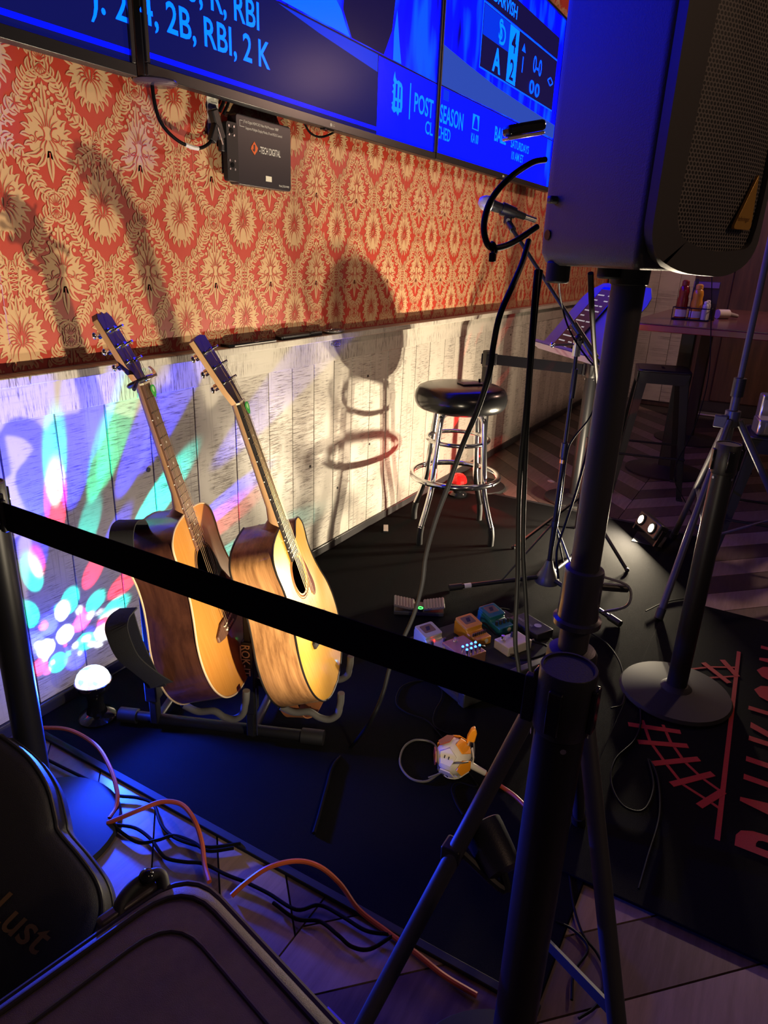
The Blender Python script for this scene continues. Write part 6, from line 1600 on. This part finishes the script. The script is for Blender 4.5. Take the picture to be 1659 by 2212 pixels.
fcord('hub_cable', 'thin cable curling below the faceted hub', [Vector(p) for p in ((1.5021, 0.5571, 0.013), (1.4736, 0.5164, 0.013), (1.4476, 0.4916, 0.013), (1.4364, 0.5415, 0.013), (1.4028, 0.5454, 0.013), (1.3628, 0.5147, 0.013), (1.3358, 0.4827, 0.013))], .0026, CABLE)
# orange extension cord across the front floor
fcord('orange_extension_cord', 'orange extension cord arching over the floor beside the left belt post', [Vector(p) for p in ((0.9513, 1.7035, 0.012), (0.9673, 1.648, 0.03), (0.985, 1.5549, 0.05), (0.9757, 1.4334, 0.06), (0.9462, 1.3411, 0.05), (0.9083, 1.2682, 0.03), (0.878, 1.2393, 0.016), (0.8457, 1.2243, 0.016))], .0055, ORC)
fcord('orange_extension_cord', 'orange extension cord looping behind the grey case', [Vector(p) for p in ((0.8333, 1.2159, 0.016), (0.8546, 1.1893, 0.03), (0.8859, 1.1522, 0.05), (0.9235, 1.1194, 0.06), (0.9425, 1.0724, 0.06), (0.9296, 1.0169, 0.05), (0.9029, 0.9684, 0.03), (0.8685, 0.9274, 0.016), (0.8396, 0.8857, 0.016))], .0058, ORC)
fcord('orange_extension_cord', 'orange extension cord arching over the carpet hem in the foreground', [Vector(p) for p in ((0.8425, 0.8229, 0.01), (0.8739, 0.8094, 0.025), (0.917, 0.7778, 0.05), (0.9572, 0.7301, 0.06), (0.9727, 0.6771, 0.06), (0.9738, 0.6212, 0.04), (0.9559, 0.5606, 0.02), (0.9489, 0.4864, 0.012), (0.9399, 0.4094, 0.01), (0.9277, 0.3402, 0.01), (0.926, 0.2694, 0.01))], .0058, ORC)
for i, (lab, pts) in enumerate((
    ('black cable crossing the blue-lit base of the left belt post', ((0.8997, 1.546, 0.012), (0.9044, 1.4544, 0.012), (0.9088, 1.3663, 0.012), (0.899, 1.3036, 0.012), (0.9152, 1.2632, 0.012), (0.9349, 1.2202, 0.012), (0.9395, 1.1712, 0.012), (0.904, 1.1067, 0.012), (0.8916, 1.0557, 0.012), (0.8978, 1.0037, 0.012), (0.9161, 0.954, 0.012), (0.9627, 0.9011, 0.012))),
    ('black cable twisting beside the first along the rug hem', ((0.8248, 1.4177, 0.013), (0.8488, 1.371, 0.013), (0.8448, 1.3118, 0.013), (0.8379, 1.2508, 0.013), (0.8412, 1.2259, 0.013), (0.8333, 1.1617, 0.013), (0.8346, 1.1069, 0.013), (0.863, 1.0752, 0.013), (0.8937, 1.0532, 0.013), (0.9041, 1.0023, 0.013), (0.9044, 0.9503, 0.013), (0.9427, 0.9051, 0.013))),
    ('black cable running from the belt post towards the grey case', ((0.8051, 1.3906, 0.012), (0.8187, 1.3401, 0.012), (0.8363, 1.2922, 0.012), (0.8376, 1.2167, 0.012), (0.8608, 1.1528, 0.012), (0.8577, 1.0932, 0.012), (0.8423, 1.0453, 0.012), (0.8378, 1.0148, 0.012), (0.8529, 0.9737, 0.012), (0.8718, 0.9338, 0.012), (0.8771, 0.8677, 0.012), (0.8852, 0.8197, 0.012))),
    ('black cable curving over the planks below the rug edge', ((0.8852, 0.8197, 0.012), (0.8893, 0.7563, 0.012), (0.8894, 0.6794, 0.012), (0.9254, 0.6434, 0.012), (0.9287, 0.5847, 0.012), (0.9273, 0.525, 0.012), (0.9459, 0.479, 0.012))),
    ('black cable looping over the planks nearest the tripod leg', ((0.8763, 0.7328, 0.012), (0.8714, 0.6659, 0.012), (0.8932, 0.6206, 0.012), (0.8873, 0.569, 0.012), (0.8809, 0.5302, 0.012), (0.8968, 0.495, 0.012), (0.9493, 0.4697, 0.012))),
    ('thin cable coiling on the logo mat right of the tripod', ((2.1593, 0.2452, 0.022), (2.0973, 0.198, 0.022), (1.9759, 0.1657, 0.022), (1.8727, 0.1644, 0.022), (1.7582, 0.1929, 0.022), (1.6549, 0.1821, 0.022), (1.5838, 0.1355, 0.022), (1.5968, 0.0851, 0.022), (1.7007, 0.078, 0.022), (1.8099, 0.1128, 0.022), (1.7443, 0.0759, 0.022), (1.603, 0.0457, 0.022), (1.4465, 0.0457, 0.022), (1.339, 0.0462, 0.022))),
    ('thin cable hanging along the floor under the speaker tripod', ((1.3046, 0.1951, 0.008), (1.2242, 0.1615, 0.008), (1.1675, 0.1254, 0.008), (1.1408, 0.0891, 0.008), (1.1006, 0.0605, 0.008), (1.0344, 0.0625, 0.008), (0.9892, 0.0863, 0.008))),
    ('thin cable crossing the planks under the speaker tripod', ((1.1664, 0.1862, 0.01), (1.166, 0.1453, 0.01), (1.1391, 0.1083, 0.01), (1.0737, 0.1193, 0.01), (1.0155, 0.1075, 0.01))),
    ('thin cable curling beside the round post base on the mat', ((2.4439, 0.4497, 0.022), (2.3952, 0.3711, 0.022), (2.292, 0.3006, 0.022), (2.1531, 0.2545, 0.022), (2.0432, 0.2353, 0.022), (1.997, 0.2615, 0.022))),
    )):
    fcord('floor_cable', lab, pts, .0042 if i < 5 else .0030)

# ================================================================ soft cases in the near left corner
GRYF = mat('case_canvas', (0.115, 0.088, 0.082), 0.62, noise=(60, .25), bump=(800, .5))
PIPE = mat('case_piping', (0.022, 0.018, 0.020), 0.5)
gc = thing('equipment_case', 'grey soft-sided equipment case with dark piping in the near left corner', 'case', (.42, .45, 0))
cO = Vector((.618, .690, 0)); cu_ = Vector((-.982, .190, 0)); cv_ = Vector((-.225, -.974, 0))
W_, L_, HH = .46, .60, .40
cb = [cO, cO + cu_ * W_, cO + cu_ * W_ + cv_ * L_, cO + cv_ * L_]
def ringz(z, ins, r): 
    c = sum(cb, Vector()) / 4; q = []
    for i, p in enumerate(cb):
        su, sv = (1, 1) if i == 0 else ((-1, 1) if i == 1 else ((-1, -1) if i == 2 else (1, -1)))
        q.append(p + cu_ * (ins * su) + cv_ * (ins * sv))
    return [Vector((p.x, p.y, z)) for p in rounded(q, r, 6)]
lv = [ringz(.001, .02, .06), ringz(.02, .0, .07), ringz(HH - .06, -.004, .08), ringz(HH - .025, .0, .08), ringz(HH - .008, .012, .085), ringz(HH, .03, .085), ringz(HH + .006, .07, .08), ringz(HH + .012, .13, .05)]
n = len(lv[0]); m = MB(); m.add([p for l in lv for p in l], [(i * n + j, i * n + (j + 1) % n, (i + 1) * n + (j + 1) % n, (i + 1) * n + j) for i in range(len(lv) - 1) for j in range(n)] + [tuple(range(n - 1, -1, -1)), tuple(range((len(lv) - 1) * n, len(lv) * n))])
m.build('body', GRYF, gc, smooth=60)
for (z, ins, r, w) in ((HH - .018, .003, .082, .0055), (HH + .0025, .030, .085, .0045), (HH + .0080, .078, .075, .0035)):
    q = ringz(z, ins, r); MB().tube(q + [q[0], q[1]], w, n=8, k=1).build('piping', PIPE, gc)
hp = Vector((0.5824, 0.7226, 0.4))
MB().tube([cO + cu_ * .055 + cv_ * .004 + Vector((0, 0, HH - .022)), cO + cu_ * .052 + cv_ * -.016 + Vector((0, 0, HH - .006)), cO + cu_ * .085 + cv_ * -.024 + Vector((0, 0, HH - .003)), cO + cu_ * .120 + cv_ * -.016 + Vector((0, 0, HH - .012)), cO + cu_ * .130 + cv_ * .002 + Vector((0, 0, HH - .030))], .0105, n=10).build('handle', RUB, gc)
MB().box(cO + cu_ * .11 + cv_ * -.012 + Vector((0, 0, HH - .025)), (.10, .02, .03), Matrix((cu_, cv_, Vector((0, 0, 1)))).transposed()).build('handle_plate', mat('case_plate', (.06, .05, .055), .35), gc, bevel=.006)
MB().ball(cO + cu_ * .072 + cv_ * -.018 + Vector((0, 0, HH + .004)), .013, 14, 10).build('handle_stud', BLKG, gc)
MB().bar(cO + cv_ * .33 - cu_ * .004 + Vector((0, 0, HH - .03)), cO + cv_ * .375 - cu_ * .004 + Vector((0, 0, HH - .028)), .008, .012).build('zip_pull', STEEL, gc)

gb = thing('guitar_bag', 'black padded guitar gig bag with gold lettering leaning in the left foreground', 'bag', (.45, .95, 0))
q_ = [Vector(p) for p in ((0.6514, 1.2726, 0.38), (0.6576, 1.1976, 0.3532), (0.646, 1.1278, 0.3201), (0.6222, 1.0761, 0.2825), (0.6135, 1.0563, 0.2649), (0.6109, 0.9967, 0.2377), (0.6053, 0.9407, 0.2083), (0.5913, 0.9087, 0.1766), (0.5682, 0.896, 0.1491), (0.5282, 0.8932, 0.1235), (0.476, 0.9068, 0.0911), (0.4096, 0.9453, 0.0727), (0.3522, 1.0438, 0.0683), (0.3259, 1.1878, 0.1102), (0.3586, 1.2923, 0.1808), (0.4408, 1.3216, 0.2393), (0.4951, 1.326, 0.2859), (0.5274, 1.3704, 0.3337), (0.592, 1.3549, 0.3781))]
cen = sum(q_, Vector()) / len(q_)
nrm = Vector((0, 0, 0))
for i in range(len(q_)): nrm += (q_[i] - cen).cross(q_[(i + 1) % len(q_)] - cen)
nrm.normalize()
if nrm.dot(Vector((0, 0, 1.36)) - cen) < 0: nrm = -nrm
q_ = [p - nrm * (p - cen).dot(nrm) for p in q_]
loop = smooth_path(q_ + [q_[0]], 4)[:-1]
lv = []
for off, k in ((-.11, .93), (-.10, .985), (-.06, 1.0), (-.02, .995), (-.004, .965), (.004, .86), (.008, .6)):
    lv.append([cen + (p - cen) * k + nrm * off for p in loop])
n = len(lv[0]); m = MB(); m.add([p for l in lv for p in l], [(i * n + j, i * n + (j + 1) % n, (i + 1) * n + (j + 1) % n, (i + 1) * n + j) for i in range(len(lv) - 1) for j in range(n)] + [tuple(range(n - 1, -1, -1)), tuple(range((len(lv) - 1) * n, len(lv) * n))])
BAG = mat('bag_nylon', (0.013, 0.012, 0.013), 0.5, bump=(700, .4))
m.build('body', BAG, gb, smooth=60)
q2 = [cen + (p - cen) * .988 - nrm * .006 for p in loop]; MB().tube(q2 + [q2[0], q2[1]], .0045, n=8, k=1).build('piping', mat('bag_piping', (.02, .02, .022), .35), gb)
q2 = [cen + (p - cen) * 1.001 - nrm * .060 for p in loop]; MB().tube(q2 + [q2[0], q2[1]], .0035, n=8, k=1).build('zipper', BLKM, gb)
tx = (Vector((0.51, 1.0021, 0.1526)) - Vector((0.4983, 1.1119, 0.1839))); tx = (tx - nrm * tx.dot(nrm)).normalized(); ty = nrm.cross(tx)
to = Vector((0.4703, 1.0853, 0.1694)); to = to - nrm * ((to - cen).dot(nrm) - .0125)
text('lettering', 'Lust', .075, to, tx, ty, mat('gold_thread', (.16, .085, .03), .6), gb, bold=.01, shear=.2)
